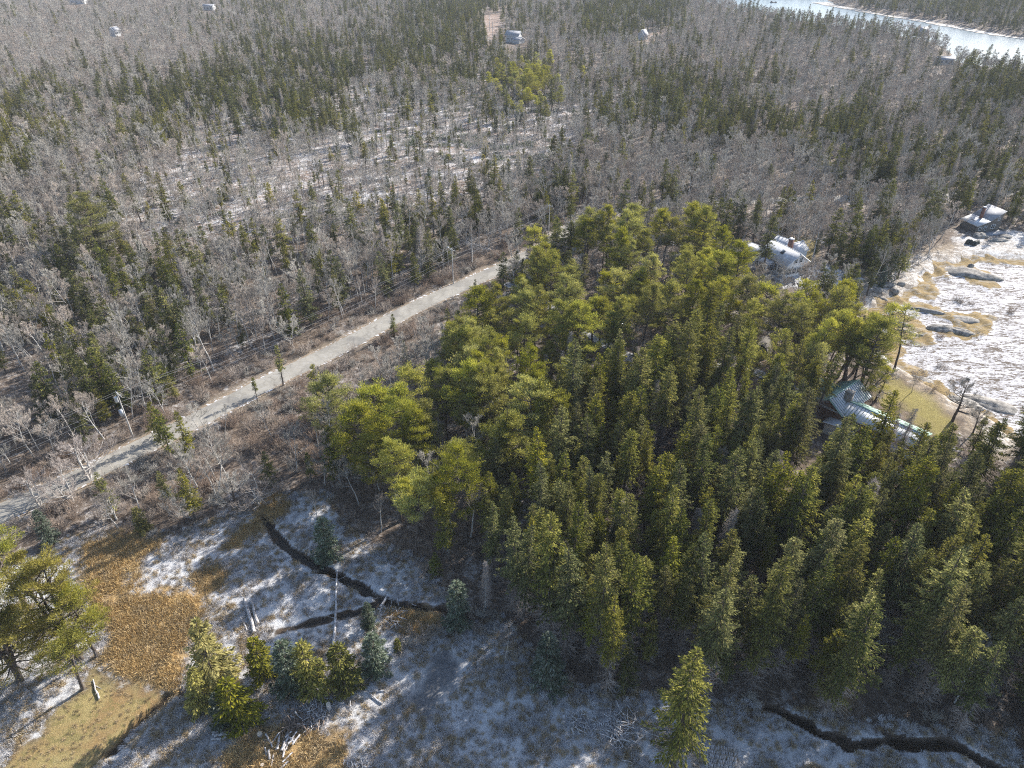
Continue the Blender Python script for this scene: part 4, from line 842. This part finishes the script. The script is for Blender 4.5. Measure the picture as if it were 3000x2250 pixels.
def window(root, c, w_, h_, yaw, L=None, lights=2, rows=1):
    """framed window in a wall facing local -y rotated by yaw"""
    Rm = R2(yaw); c = np.array(c, float)
    f = MB(); d = .10
    for (x, z, a, b_) in ((0, h_/2, w_+.16, .10), (0, -h_/2, w_+.16, .10), (-w_/2, 0, .10, h_), (w_/2, 0, .10, h_)):
        f.box((np.array([[x, -.02, z]]) @ Rm)[0]+c, (a, d, b_), 0, yaw)
    for i in range(1, lights): f.box((np.array([[-w_/2+w_*i/lights, -.02, 0]]) @ Rm)[0]+c, (.06, d*.8, h_-.12), 0, yaw)
    for i in range(1, rows): f.box((np.array([[0, -.025, -h_/2+h_*i/rows]]) @ Rm)[0]+c, (w_-.12, d*.7, .05), 0, yaw)
    fo = f.obj('window', M['trim'], root); MB().box((np.array([[0, .0, 0]]) @ Rm)[0]+c, (w_-.02, .05, h_-.02), 0, yaw).obj('pane', M['glass'], fo)
def chimney(root, c, w_, d_, z0_, z1_, m='brick', cap='snowcap', yaw=0):
    s = MB().box((c[0], c[1], (z0_+z1_)/2), (w_, d_, z1_-z0_), 0, yaw).obj('chimney', M[m], root); MB().box((c[0], c[1], z1_+.07), (w_+.14, d_+.14, .14), 0, yaw).obj('chimney_cap', M[cap], s)

# green metal roofed house
A_ = at(2447, 1158, 5.6); B_ = at(2705, 1272, 5.6); v = B_-A_; YAW = math.atan2(v[1], v[0]); LEN = float(np.hypot(*v)); mid = (A_+B_)/2
gh = thing('house', 'long low house with pale green standing seam metal roofs and a stone chimney', 'house', (float(mid[0]), float(mid[1]), 0), YAW)
gable(gh, LEN, 5.6, 4.45, 5.5, over=.55, wall='brown_wall', roofm='roof_greenlit', back='roof_green', seams=.62)
C_ = (at(2511, 1117, 6.6)+at(2437, 1165, 6.6))/2; cv = at(2511, 1117, 6.6)-at(2437, 1165, 6.6)
def loc(p): d = np.array(p)-mid; c, s = math.cos(-YAW), math.sin(-YAW); return (d[0]*c-d[1]*s, d[0]*s+d[1]*c)
cl = loc(C_); cyaw = math.atan2(cv[1], cv[0])-YAW
gable(gh, float(np.hypot(*cv))+.6, 5.6, 4.6, 6.5, cl[0], cl[1], cyaw, .5, 'brown_wall', 'roof_greenlit', .62, 'roof_green')
wl = loc(at(2440, 1134, 4.2)); gable(gh, 6.5, 4.2, 3.6, 4.4, wl[0], wl[1], cyaw+math.pi/2, .4, 'brown_wall', 'roof_green', .62, 'roof_green')
el_ = loc(at(2655, 1300, 3.0)); gable(gh, 7.5, 4.2, 2.7, 3.2, el_[0], el_[1], cyaw, .4, 'brown_wall', 'roof_greenlit', .9, 'roof_white')
sl_ = loc(at(2478, 1235, 2.6)); gable(gh, 6.0, 5.0, 2.5, 3.0, sl_[0], sl_[1], cyaw, .3, 'white_wall', 'roof_white', 0, 'roof_white')
ch_ = loc(at(2490, 1152, 7.2)); chimney(gh, ch_, 1.35, 1.25, 3.5, 7.5, 'stone', 'stone')
for fx_ in (.02, -.28, .26): MB().tubes([[LEN*fx_, -1.1, 5.3]], [[LEN*fx_, -1.1, 6.1]], .06, .05, 6, 0, True).obj('vent_pipe', M['galv'], gh)
for xx in (-5, -2, 1, 4, 6.5): window(gh, (xx, -2.83, 3.0), 1.3, 1.5, 0)
for xx in (-3, 0, 3, 6): window(gh, (xx, 2.83, 3.0), 1.3, 1.3, math.pi)
MB().box((LEN/2-1.5, -7.2, .45), (5, 4, .2)).obj('deck', M['roof_white'], gh)

# white cottage: garage wing, main block with sunroom, cross wing
wc = thing('house', 'white clapboard cottage with frosted roofs, brick chimney and glazed sunroom', 'house', (77, 190, 0), 0)
def gw(root, pA, pB, zr, W, ez, org, **kw):
    a = at(*pA, zr); b = at(*pB, zr); v = b-a; m_ = (a+b)/2-np.array(org[:2]); y = math.atan2(v[1], v[0]); gable(root, float(np.hypot(*v)), W, ez, zr, float(m_[0]), float(m_[1]), y, **kw); return m_, y, float(np.hypot(*v))
org = (77, 190)
mB, yB, LB = gw(wc, (2266, 704), (2344, 744), 6.6, 7.4, 4.0, org)
mC, yC, LC = gw(wc, (2318, 716), (2352, 707), 5.9, 4.6, 4.3, org, over=.3)
mD, yD, LD = gw(wc, (2279, 692), (2312, 703), 5.6, 4.6, 4.2, org, over=.3)
chimney(wc, tuple(at(2320, 700, 8)-np.array(org)), 1.1, 1.0, 3.5, 8.0, 'brick', 'snowcap', yB)
def onwall(m_, y, lx, ly, z): c, s = math.cos(y), math.sin(y); return (m_[0]+lx*c-ly*s, m_[1]+lx*s+ly*c, z)
window(wc, onwall(mB, yB, LB/2+.05, -.9, 4.6), .95, 1.2, yB+math.pi/2, rows=2); window(wc, onwall(mB, yB, LB/2+.05, .9, 4.6), .95, 1.2, yB+math.pi/2, rows=2)
for k_ in (-2.6, -.9, .8, 2.5): window(wc, onwall(mB, yB, LB/2+.05, k_, 1.7), 1.4, 1.7, yB+math.pi/2, rows=2, lights=3)
for k_ in (-3, -1, 1, 3): window(wc, onwall(mB, yB, k_, -3.75, 1.8), 1.5, 1.9, yB, rows=3, lights=3)
window(wc, onwall(mC, yC, LC/2+.05, -.5, 2.6), 1.2, 1.4, yC+math.pi/2, rows=2)
sk = onwall(mB, yB, .8, -1.7, 5.75); MB().box(sk, (1.1, 1.3, .12), 0, yB, math.atan((6.6-4)/3.7)).obj('skylight', M['glass'], wc)
sr = onwall(mB, yB, -LB*.15, -5.2, 0); sv2 = MB(); sv2.box((sr[0], sr[1], 1.3), (4.6, 3.0, 3.0), 0, yB).obj('sunroom_wall', M['white_wall'], wc); MB().box((sr[0], sr[1], 2.95), (5.0, 3.4, .16), 0, yB, .12).obj('sunroom_roof', M['roof_white'], wc)
for k_ in (-1.5, 0, 1.5): window(wc, onwall((sr[0], sr[1]), yB, k_, -1.55, 1.5), 1.3, 1.9, yB, rows=3, lights=2)
window(wc, onwall((sr[0], sr[1]), yB, 2.35, 0, 1.5), 2.2, 1.9, yB+math.pi/2, rows=3, lights=3)
wg = thing('garage', 'white garage with two frosted gables beside the cottage, behind the pines', 'garage', (69.5, 196, 0), 0)
mG, yG, LG = gw(wg, (2183, 705), (2226, 722), 4.6, 5.8, 3.2, (69.5, 196)); window(wg, onwall(mG, yG, 2.6, -2.95, 1.7), .8, 1.2, yG, rows=2); MB().box(onwall(mG, yG, -1.6, -2.93, 1.0), (2.2, .1, 2.1), 0, yG).obj('door', M['trim'], wg)

# grey shingled house with a kinked roof and tall chimney
gs = thing('house', 'weathered grey shingled house with tall thin brick chimney above the tidal flat', 'house', (147.9, 215.9, 0), math.atan2(.27, .96))
prof = [(-.35, 2.1), (4.2, 3.25), (9.4, 6.1)]; D0, D1 = -.35, 7.0     # roof line from the low side to the high side, then depth
for (xa, za), (xb, zb), nm in ((prof[0], prof[1], 'roof_white'), (prof[1], prof[2], 'roof_grey')):  # the high slope's weaker light is put in as a greyer material
    V = np.array([[xa, D0, za], [xb, D0, zb], [xb, D1, zb], [xa, D1, za]], float)
    MB().add(np.concatenate([V, V+[0, 0, .2]]), [[0, 1, 2, 3], [7, 6, 5, 4], [0, 4, 5, 1], [1, 5, 6, 2], [2, 6, 7, 3], [3, 7, 4, 0]]).obj('roof_slope', M[nm], gs)
V = np.array([[x, y, z] for y in (0, 6.6) for x, z in ((0, -.6), (9.1, -.6), (9.1, 5.9), (4.2, 3.22), (0, 2.15))], float)
MB().add(V, [[0, 1, 2, 3, 4], [9, 8, 7, 6, 5]]).add(V, [[0, 4, 9, 5], [1, 6, 7, 2]]).obj('wall', M['shingle'], gs)
for (x, z, w_, h_) in ((1.2, 1.2, 1.2, 1.1), (3.2, 1.1, 1.1, 1.6), (6.2, 1.4, 1.5, 1.3), (7.6, 3.9, .8, 1.2)): window(gs, (x, -.04, z), w_, h_, 0)
for y in (1.6, 4.6): window(gs, (9.14, y, 3.2), 1.1, 1.3, math.pi/2)
chimney(gs, (3.9, 3.3), .75, .75, 2.6, 6.9, 'brick', 'snowcap')
MB().box((1.7, 3.9, 2.74), (.8, 1.6, .12)).obj('skylight', M['glass'], gs)
MB().box((5.5, -1.9, .1), (8.5, 3.2, .2)).obj('deck', M['roof_grey'], gs); MB().box((9.6, -.4, .35), (.6, 2.2, .5)).obj('deck_bench', M['shingle'], gs)

# round-topped wooden shed
sh = thing('shed', 'dark round topped shed standing in the clearing among leaning pines', 'shed', (58.0, 142.0, 0), math.radians(-28))
pr_ = [(-1.7, 0), (-1.75, 1.2), (-1.35, 2.2), (-.7, 2.85), (0, 3.1), (.7, 2.85), (1.35, 2.2), (1.75, 1.2), (1.7, 0)]
b = MB(); n = len(pr_); V = [[x, -2.2, z-.2] for x, z in pr_]+[[x, 2.6, z-.2] for x, z in pr_]; i = np.arange(n-1); b.add(V, np.stack([i, i+1, i+1+n, i+n], -1)).obj('roof_shell', M['shingle'], sh)
b = MB().add([[x*.95, -2.05, z*.96-.2] for x, z in pr_], [list(range(n))]).add([[x*.95, 2.45, z*.96-.2] for x, z in pr_], [list(range(n))]); b.obj('end_wall', M['dark'], sh); MB().box((0, -2.12, .9), (1.0, .08, 1.9)).obj('door', M['shingle'], sh)

# small houses far off among the trees
def far_house(px_, py_, L, W, ez, rz_, yaw, lab, wall='far_wall', roof='roof_grey', wing=False, cat='house'):
    p = at(px_, py_, 3); r = thing(cat, lab, cat, (float(p[0]), float(p[1]), 0), yaw); gable(r, L, W, ez, rz_, wall=wall, roofm=roof)
    for x in (-L*.3, 0, L*.3): window(r, (x, -W/2-.04, ez*.55), 1.2, 1.3, 0)
    window(r, (L/2+.05, 0, ez*.6), 1.3, 1.3, math.pi/2)
    if wing: gable(r, L*.6, W*.9, ez*.6, ez*.6+1.3, L*.55, -W*.7, -.3, wall=wall, roofm='roof_grey')
    return r
far_house(1505, 112, 11, 8, 5.6, 8.2, -.35, 'pale grey roofed house among spruces below the far cleared strip', 'far_wall', 'roof_grey', True)
far_house(1884, 103, 6.5, 6, 3.5, 7, .9, 'frosted steep roofed cabin half hidden in leafless woods')
far_house(336, 93, 6, 6, 4.5, 6.5, 1.2, 'small white house alone in the grey woods beyond the olive spruces')
far_house(228, 4, 17, 9, 5, 7, .1, 'long white building at the far edge of the woods', wing=False)
far_house(612, 20, 11, 7, 4, 5.5, -.1, 'low white roofed building by the dark far trees')
far_house(2768, 172, 11, 6, 3, 4.4, .05, 'low white roofed camp near the estuary shore')
far_house(2700, 92, 9, 7, 4, 6.5, .3, 'small grey cabin among leafless trees above the estuary', 'shingle', 'roof_grey')

# ------------------------------------------------------------------ poles and wires
def pole(lab, x, y, h=10.5, arm=True, box=False, lamp=False, yaw=0, r_=.16, lean=(0, 0)):
    p = thing('utility_pole', lab, 'utility pole', (x, y, float(ground_z(x, y))-.05), yaw); p.rotation_euler[0], p.rotation_euler[1] = lean
    MB().tubes([[0, 0, 0]], [[0, 0, h]], r_, r_*.7, 8, 0, True).obj('pole', M['bark_grey'], p)
    if arm:
        MB().box((0, .18, h-.6), (2.2, .12, .14)).obj('crossarm', M['bark_grey'], p)
        for x_ in (-.95, 0, .95): MB().tubes([[x_, .18, h-.55]], [[x_, .18, h-.2]], .07, .05, 6, 0, True).obj('insulator', M['galv'], p)
    if box:
        MB().tubes([[-.05, -.45, h-1.9]], [[-.05, -.45, h-.9]], .30, .30, 10, 0, True).obj('transformer', M['galv'], p)
        MB().box((-.75, -.2, h-5.0), (1.0, .7, 1.25)).obj('cabinet', M['galv'], p)
    if lamp:
        MB().tubes([[0, 0, h-.3]], [[-1.0, -.25, h+.1]], .04, .04, 6).obj('lamp_arm', M['galv'], p); MB().box((-1.15, -.28, h+.05), (.55, .28, .16)).obj('lamp_head', M['galv'], p)
    return p
P1 = (-73.8, 109.8); P2 = (-16.1, 178.3); P3 = (11.5, 211.5); P0_ = (-118, 62); P4 = (27, 240)
ry = math.atan2(P2[1]-P1[1], P2[0]-P1[0])-math.pi/2
pole('roadside pole with transformer and grey cabinet beside the near road', *P1, box=True, yaw=ry)
pole('roadside pole at the far bend of the road, brush at its foot', *P2, lamp=True, yaw=ry)
pole('pole at the vanishing end of the wires above the road', *P3, yaw=ry, h=11)
pole('lamp pole by the leafless shrubs in the dark spruce gap', 26.0, 142.1, 7.2, False, False, True, -.2)
for i_, (a_, b_) in enumerate(((1434, 92), (1444, 118))): q_ = at(a_, b_); pole(('farther', 'closer')[i_]+' pole in the sandy far cleared strip', float(q_[0]), float(q_[1]), 13, True, r_=.25)
t = NT('wire'); M['wire'] = t.principled((.30, .30, .31), .5)
def wire(A, B, zA, zB, sag, lab, off=0.0):
    A = np.array(A, float); B = np.array(B, float); d = unit(B-A); n_ = np.array([-d[1], d[0]])*off; s = np.linspace(0, 1, 25)
    P = np.c_[A[0]+n_[0]+(B-A)[0]*s, A[1]+n_[1]+(B-A)[1]*s, zA+(zB-zA)*s-sag*4*s*(1-s)]; MB_ = MB().tubes(P[:-1], P[1:], .02, .02, 3); o = MB_.obj('overhead_wire', M['wire']); tag(o, lab, 'power line', 'wires strung along the road')
for nm, z_, off in (('top', 10.2, .0), ('second', 10.1, .9), ('third', 8.2, .1), ('lowest', 7.2, .1)):
    wire(P0_, P1, z_, z_, .9, '%s wire leaving the transformer pole along the near road' % nm, off); wire(P1, P2, z_, z_, 1.6, '%s wire between the transformer pole and the second roadside pole' % nm, off); wire(P2, P3, z_, z_+.3, .6, '%s wire beyond the second roadside pole, over the dark brush' % nm, off)

# ------------------------------------------------------------------ fallen trunks, firewood, brush heaps, stumps
def logm(P0, P1, r0, r1, knob=0, seed=0, k=8):
    r = np.random.default_rng(seed); P0 = np.array(P0, float); P1 = np.array(P1, float); s = np.linspace(0, 1, 5)[:, None]; L = np.linalg.norm(P1-P0)
    pts = P0+(P1-P0)*s+r.normal(0, .012*L, (5, 3))*[1, 1, .3]; rad = r0+(r1-r0)*s[:, 0]
    b = MB(); b.tubes(pts[:-1], pts[1:], rad[:-1], rad[1:], k)
    D = unit(P1-P0); A = unit(np.cross(D, [0, 0, 1.01])); Bv = np.cross(D, A); a = np.arange(k)*2*np.pi/k
    for c, rr, sg in ((pts[0], r0, -1), (pts[-1], r1, 1)): b.fan(c+(A*np.cos(a)[:, None]+Bv*np.sin(a)[:, None])*rr, c+D*sg*.01, 1)
    for j in range(knob):
        q = P0+(P1-P0)*r.uniform(.3, .95); d = unit(r.normal(size=3)*[1, 1, .6]+[0, 0, .3]); b.tubes([q], [q+d*r.uniform(.4, 1.5)], .05, .02, 4)
    return b
def log(pa, pb, r0, r1, lab, z=.25, knob=0, name='fallen_trunk', cat='fallen trunk', group=None, za=None, zb=None):
    a = at(*pa); b = at(*pb); c = (a+b)/2
    P0 = [a[0]-c[0], a[1]-c[1], (za if za is not None else z)]; P1 = [b[0]-c[0], b[1]-c[1], (zb if zb is not None else z)]
    mb = logm(P0, P1, r0, r1, knob, int(pa[0]*7+pa[1])); o = mb.obj(name, [M['log'], M['log_end']]); o.location = (float(c[0]), float(c[1]), float(ground_z(c[0], c[1]))); tag(o, lab, cat, group); return o
log((973, 1935), (990, 1672), .24, .10, 'long pale fallen trunk lying across the creek and field', .35, 14)
log((1113, 1777), (1146, 1718), .20, .15, 'pale log bridging the dark creek', .4, 2); log((748, 1856), (718, 1756), .26, .20, 'thick pale trunk lying beside its twin in matted grass', .3, 3); log((756, 1832), (735, 1762), .22, .16, 'thinner twin of the pale trunk in matted grass', .35, 2)
log((724, 1846), (704, 1808), .10, .07, 'short pale stick at the foot of the twin trunks', .15); log((1120, 2062), (1074, 2027), .11, .07, 'bare pole crossing another on the snowy field', .15); log((1127, 2024), (1083, 2026), .09, .06, 'thin pale pole lying level on the snowy field', .12)
log((290, 2050), (274, 1995), .11, .07, 'short grey branch lying upright on the tawny lawn', .15, 2); log((820, 1900), (845, 1850), .12, .08, 'grey limb leaning by the side ditch', .3, 2)
log((1235, 1832), (1215, 1806), .08, .05, 'small stick in the golden tuft below the creek', .15, 1); log((1165, 1810), (1190, 1790), .09, .05, 'broken stick on the creek bank', .2, 1)
def stump(px_, py_, r_, h, lab):
    a = at(px_, py_); b = MB(); b.tubes([[0, 0, 0]], [[0, 0, h]], r_*1.15, r_, 14); an = np.arange(14)*2*np.pi/14; b.fan(np.c_[np.cos(an)*r_, np.sin(an)*r_, 0*an+h], np.array([0, 0, h+.01]), 1)
    o = b.obj('stump', [M['log'], M['log_end']]); o.location = (float(a[0]), float(a[1]), float(ground_z(*a))); tag(o, lab, 'stump', 'cut stumps'); return o
stump(762, 2155, .32, .5, 'cut stump with bright round top between the two log heaps'); stump(965, 2078, .27, 1.3, 'tall cut stump at the end of the brush heap'); stump(770, 2245, .22, .35, 'small stump at the bottom of the scattered firewood')
rr = random.Random(4)
CO = ['first', 'second', 'third', 'fourth', 'fifth', 'sixth', 'seventh', 'eighth', 'ninth', 'tenth', 'eleventh', 'twelfth', 'last']; RW = ['back row', 'second row', 'middle row', 'fourth row', 'front row']
JL = ['%s log of the jumbled firewood, %s' % (a_, b_) for b_ in ('toward the round stump', 'toward the brush heap') for a_ in CO]
names6 = ['top', 'upper middle', 'crossing', 'middle', 'lower', 'bottom', 'shortest']
for i_, (a, b_) in enumerate((((622, 2154), (650, 2140)), ((628, 2159), (662, 2147)), ((640, 2156), (672, 2143)), ((643, 2156), (673, 2151)), ((621, 2168), (649, 2164)), ((651, 2167), (664, 2160)), ((620, 2148), (630, 2145)))):
    log(a, b_, .17, .15, '%s frosted log of the short stack below the young spruces' % names6[i_], .17+.12*(i_ in (1, 3)), 0, 'firewood_log', 'log', 'short stacked logs')
for k_ in range(26):
    cx_, cy_ = rr.gauss(832, 26), rr.gauss(2180, 20); an = rr.gauss(-1.15, .45); L_ = rr.uniform(9, 24)
    log((cx_-L_*math.cos(an), cy_-L_*math.sin(an)), (cx_+L_*math.cos(an), cy_+L_*math.sin(an)), rr.uniform(.09, .16), rr.uniform(.07, .13), JL[k_], rr.uniform(.1, .55), 0, 'firewood_log', 'log', 'jumbled firewood on the golden grass')
for k_ in range(62):    # split firewood laid out in rows beside the lone evergreen
    row, c_ = divmod(k_, 13); x_ = 2062+c_*7.2+row*2.0+rr.uniform(-1.5, 1.5); y_ = 2190+row*13.5+rr.uniform(-2, 2)+c_*.9
    log((x_-1.2, y_+6), (x_+1.4, y_-6), .14, .13, 'split log %s in the %s of the flat firewood rows' % (CO[c_], RW[row]), .13+.1*(rr.random() < .3), 0, 'firewood_log', 'log', 'flat rows of split firewood')
for (x0_, y0_, n_, w_, tall, lab) in ((1652, 2108, 5, 9, 24, 'pole laid beside the first stick pile in the shaded snow'), (1760, 2130, 9, 42, 22, 'pole of the neat row between the two stick piles'), (1842, 2170, 4, 8, 18, 'short pole at the end of the larger stick pile')):
    for k_ in range(n_):
        xx = x0_-w_/2+w_*k_/max(n_-1, 1)+rr.uniform(-1, 1); tt = rr.uniform(.8, 1.1)*tall; log((xx-2, y0_+tt/2), (xx+rr.uniform(0, 4), y0_-tt/2), .09, .07, '%s %s' % (CO[k_+(13-n_ if k_ == n_-1 else 0)], lab), .12, 0, 'cut_pole', 'pole', lab.replace('pole ', 'poles ', 1))
def heap(px_, py_, n, R_, lab, m, ln=1.6, kink=.35, name='stick_pile'):
    a = at(px_, py_); r = np.random.default_rng(int(px_)); P = np.c_[r.normal(0, R_*.5, (n, 2)), np.abs(r.normal(0, .28, n))+.06]; an = r.normal(-1.0, .8, n); D = np.c_[np.cos(an), np.sin(an), r.normal(0, .14, n)]; L_ = ln*(.4+.7*r.random(n)); D2 = unit(D+sph(n, r)*kink*[1, 1, .3])
    P[:, 2] *= 1; b = MB(); b.tubes([[-R_*.5, 0, .08]], [[R_*.5, .1, .08]], .09, .07, 5); rd_ = .03+.045*r.random(n); b.tubes(P-D*L_[:, None]/2, P, rd_, rd_*.9, 5); b.tubes(P, P+D2*L_[:, None]/2, rd_*.9, rd_*.6, 5); o = b.obj(name, M[m]); o.location = (float(a[0]), float(a[1]), float(ground_z(*a))); tag(o, lab, None, None, 'stuff')
heap(1695, 2122, 70, 1.5, 'small round heap of frosted sticks in the shaded snow', 'log'); heap(1815, 2142, 170, 2.3, 'large arched heap of frosted sticks near the lone evergreen', 'log', 2.4, .6)
heap(920, 2085, 190, 2.2, 'tangled heap of frosted limbs ending at the tall stump', 'log', 1.9, .7, 'brush_heap'); heap(880, 2125, 120, 2.2, 'reddish brush heap below the young spruces', 'twig_red', 1.6, .6, 'brush_heap'); heap(1150, 1800, 60, 2.4, 'broken grey branches strewn by the creek bank', 'log', 1.5, .5, 'brush_heap')
heap(1060, 2240, 50, 1.5, 'frosted stick litter at the lower edge of the golden grass', 'log', .9, .5, 'brush_heap')

# ------------------------------------------------------------------ boulders, ledges, a raft on the estuary
def boulder(px_, py_, sx, sy, sz, lab, yaw=0, m='rock', z=None, seed=1, name='boulder'):
    a = at(px_, py_); nu, nv_ = 30, 16; u = np.linspace(0, 2*np.pi, nu, endpoint=False); v = np.linspace(0, np.pi, nv_); U, V_ = np.meshgrid(u, v); r = 1+.42*(fbm(np.cos(U)*np.sin(V_)*1.7+seed*7, np.sin(U)*np.sin(V_)*1.7+np.cos(V_)*1.3+seed*3, 4)-.5)*2*.7
    X_ = np.stack([np.cos(U)*np.sin(V_)*r*sx, np.sin(U)*np.sin(V_)*r*sy, np.cos(V_)*r*sz], -1); k = np.arange(nu*nv_).reshape(nv_, nu); k2 = np.roll(k, -1, 1)
    b = MB().add(X_.reshape(-1, 3), np.stack([k[:-1], k2[:-1], k2[1:], k[1:]], -1).reshape(-1, 4)[:, ::-1]); o = b.obj(name, M[m]); zz = float(ground_z(*a)) if z is None else z
    o.location = (float(a[0]), float(a[1]), zz); o.rotation_euler = (0, 0, yaw); tag(o, lab, name)
boulder(2870, 692, 2.6, 1.7, 1.3, 'dark lumpy boulder right in front of the grey shingled house', .1, seed=2); boulder(2926, 704, 3.2, 1.4, .8, 'pale flat rock beside the dark lumpy boulder', 0, seed=3); boulder(2945, 694, 2.2, 1.4, .9, 'pale rock with a jagged top by the deck', .2, seed=4)
for i_, (a, b_, s_) in enumerate(((2838, 712, 1.3), (2852, 716, 1.2), (2862, 712, .9))): boulder(a, b_, s_, s_*.8, s_*1.1, ['widest', 'tallest', 'smallest'][i_]+' of the dark tarped mounds in front of the grey house', .6, 'dark', seed=5+i_, name='tarped_mound')
boulder(2845, 795, 7.5, 3.2, 1.3, 'broad smooth tan ledge at the head of the tidal flat', -.5, z=-1.0, seed=9, name='ledge'); boulder(2843, 783, .9, .7, .8, 'single dark rock perched on the smooth tan ledge', 0, z=.3, seed=10)
L5 = [((2640, 940), 3.6, 1.4, .9, -.7, 'grey ledge rising from the smaller rockweed patch'), ((2665, 965), 2.6, 1.2, .8, -.8, 'dark ledge end at the foot of the smaller rockweed patch'), ((2765, 955), 4.0, 1.7, 1.3, -.2, 'dark craggy ledge in the middle of the larger rockweed patch'), ((2825, 965), 3.6, 1.5, 1.1, -.6, 'broken ledge at the outer side of the larger rockweed patch'), ((2820, 925), 4.2, 2.0, .9, -.3, 'smooth grey ledge at the top of the larger rockweed patch'), ((2708, 975), 1.4, .9, .7, 0, 'lone rock in the pale gap between the rockweed patches'), ((2730, 905), 5.0, 1.0, .8, -.5, 'long low ledge curving into the larger rockweed patch')]
for i_, (p_, sx, sy, sz, yw, lab) in enumerate(L5): boulder(p_[0], p_[1], sx, sy, sz, lab, yw, z=-1.15, seed=20+i_, name='ledge')
for i_, (a, b_, s_, lab) in enumerate(((2600, 838, 1.6, 'biggest rock in the blue shaded rock fall at the shore'), (2572, 852, 1.2, 'round rock low in the shaded rock fall'), (2622, 850, 1.3, 'rock at the sunlit edge of the shaded rock fall'), (2588, 868, 1.1, 'lowest rock of the shaded rock fall'), (2565, 836, 1.0, 'rock touching the wood edge in the shaded rock fall'), (2640, 832, 1.0, 'pale rock above the shaded rock fall'))): boulder(a, b_, s_*1.3, s_*.9, s_*.7, lab, i_*.7, seed=40+i_)
for i_, (a, b_, s_, lab) in enumerate(((2470, 905, 3.0, 'pale slab ledge below the reddish shore brush'), (2500, 935, 2.2, 'slab ledge stepping down onto the tidal flat'), (2820, 1165, 3.4, 'smooth pale rock hump beyond the crooked lawn tree'), (2845, 1180, 2.4, 'cracked pale rock beside the smooth hump'), (2905, 1170, 4.5, 'long dark undercut ledge in the rockweed belt'), (2705, 1100, 2.6, 'low ledge above the green lawn'))): boulder(a, b_, s_*1.2, s_*.6, s_*.28, lab, -.6, seed=60+i_, name='ledge')
rp = at(2266, 8, -2); rf = thing('moored_raft', 'small dark raft moored out on the estuary', 'raft', (float(rp[0]), float(rp[1]), -2.0), .1)
MB().box((0, 0, .25), (7, 3, .6)).obj('deck', M['shingle'], rf); MB().box((-2.6, 0, 1.1), (1.2, 2.2, 1.3)).obj('hut', M['shingle'], rf); MB().box((2.9, 0, .9), (.5, 2.4, .7)).obj('float_rack', M['dark'], rf)
# ------------------------------------------------------------------ the air over the distance
b = MB().box((0, 1000, 48), (11500, 11500, 110)); hz = b.obj('haze', []); hz.data.materials.clear()
t = NT('air'); t.out  # surface left empty
pv = t.n('ShaderNodeVolumePrincipled', {'Color': (.80, .87, 1.0), 'Density': .00011}); t.t.links.new(pv.outputs[0], t.out.inputs['Volume']); hz.data.materials.append(t.m)
tag(hz, 'thin blue winter haze over the distance', None, None, 'stuff')
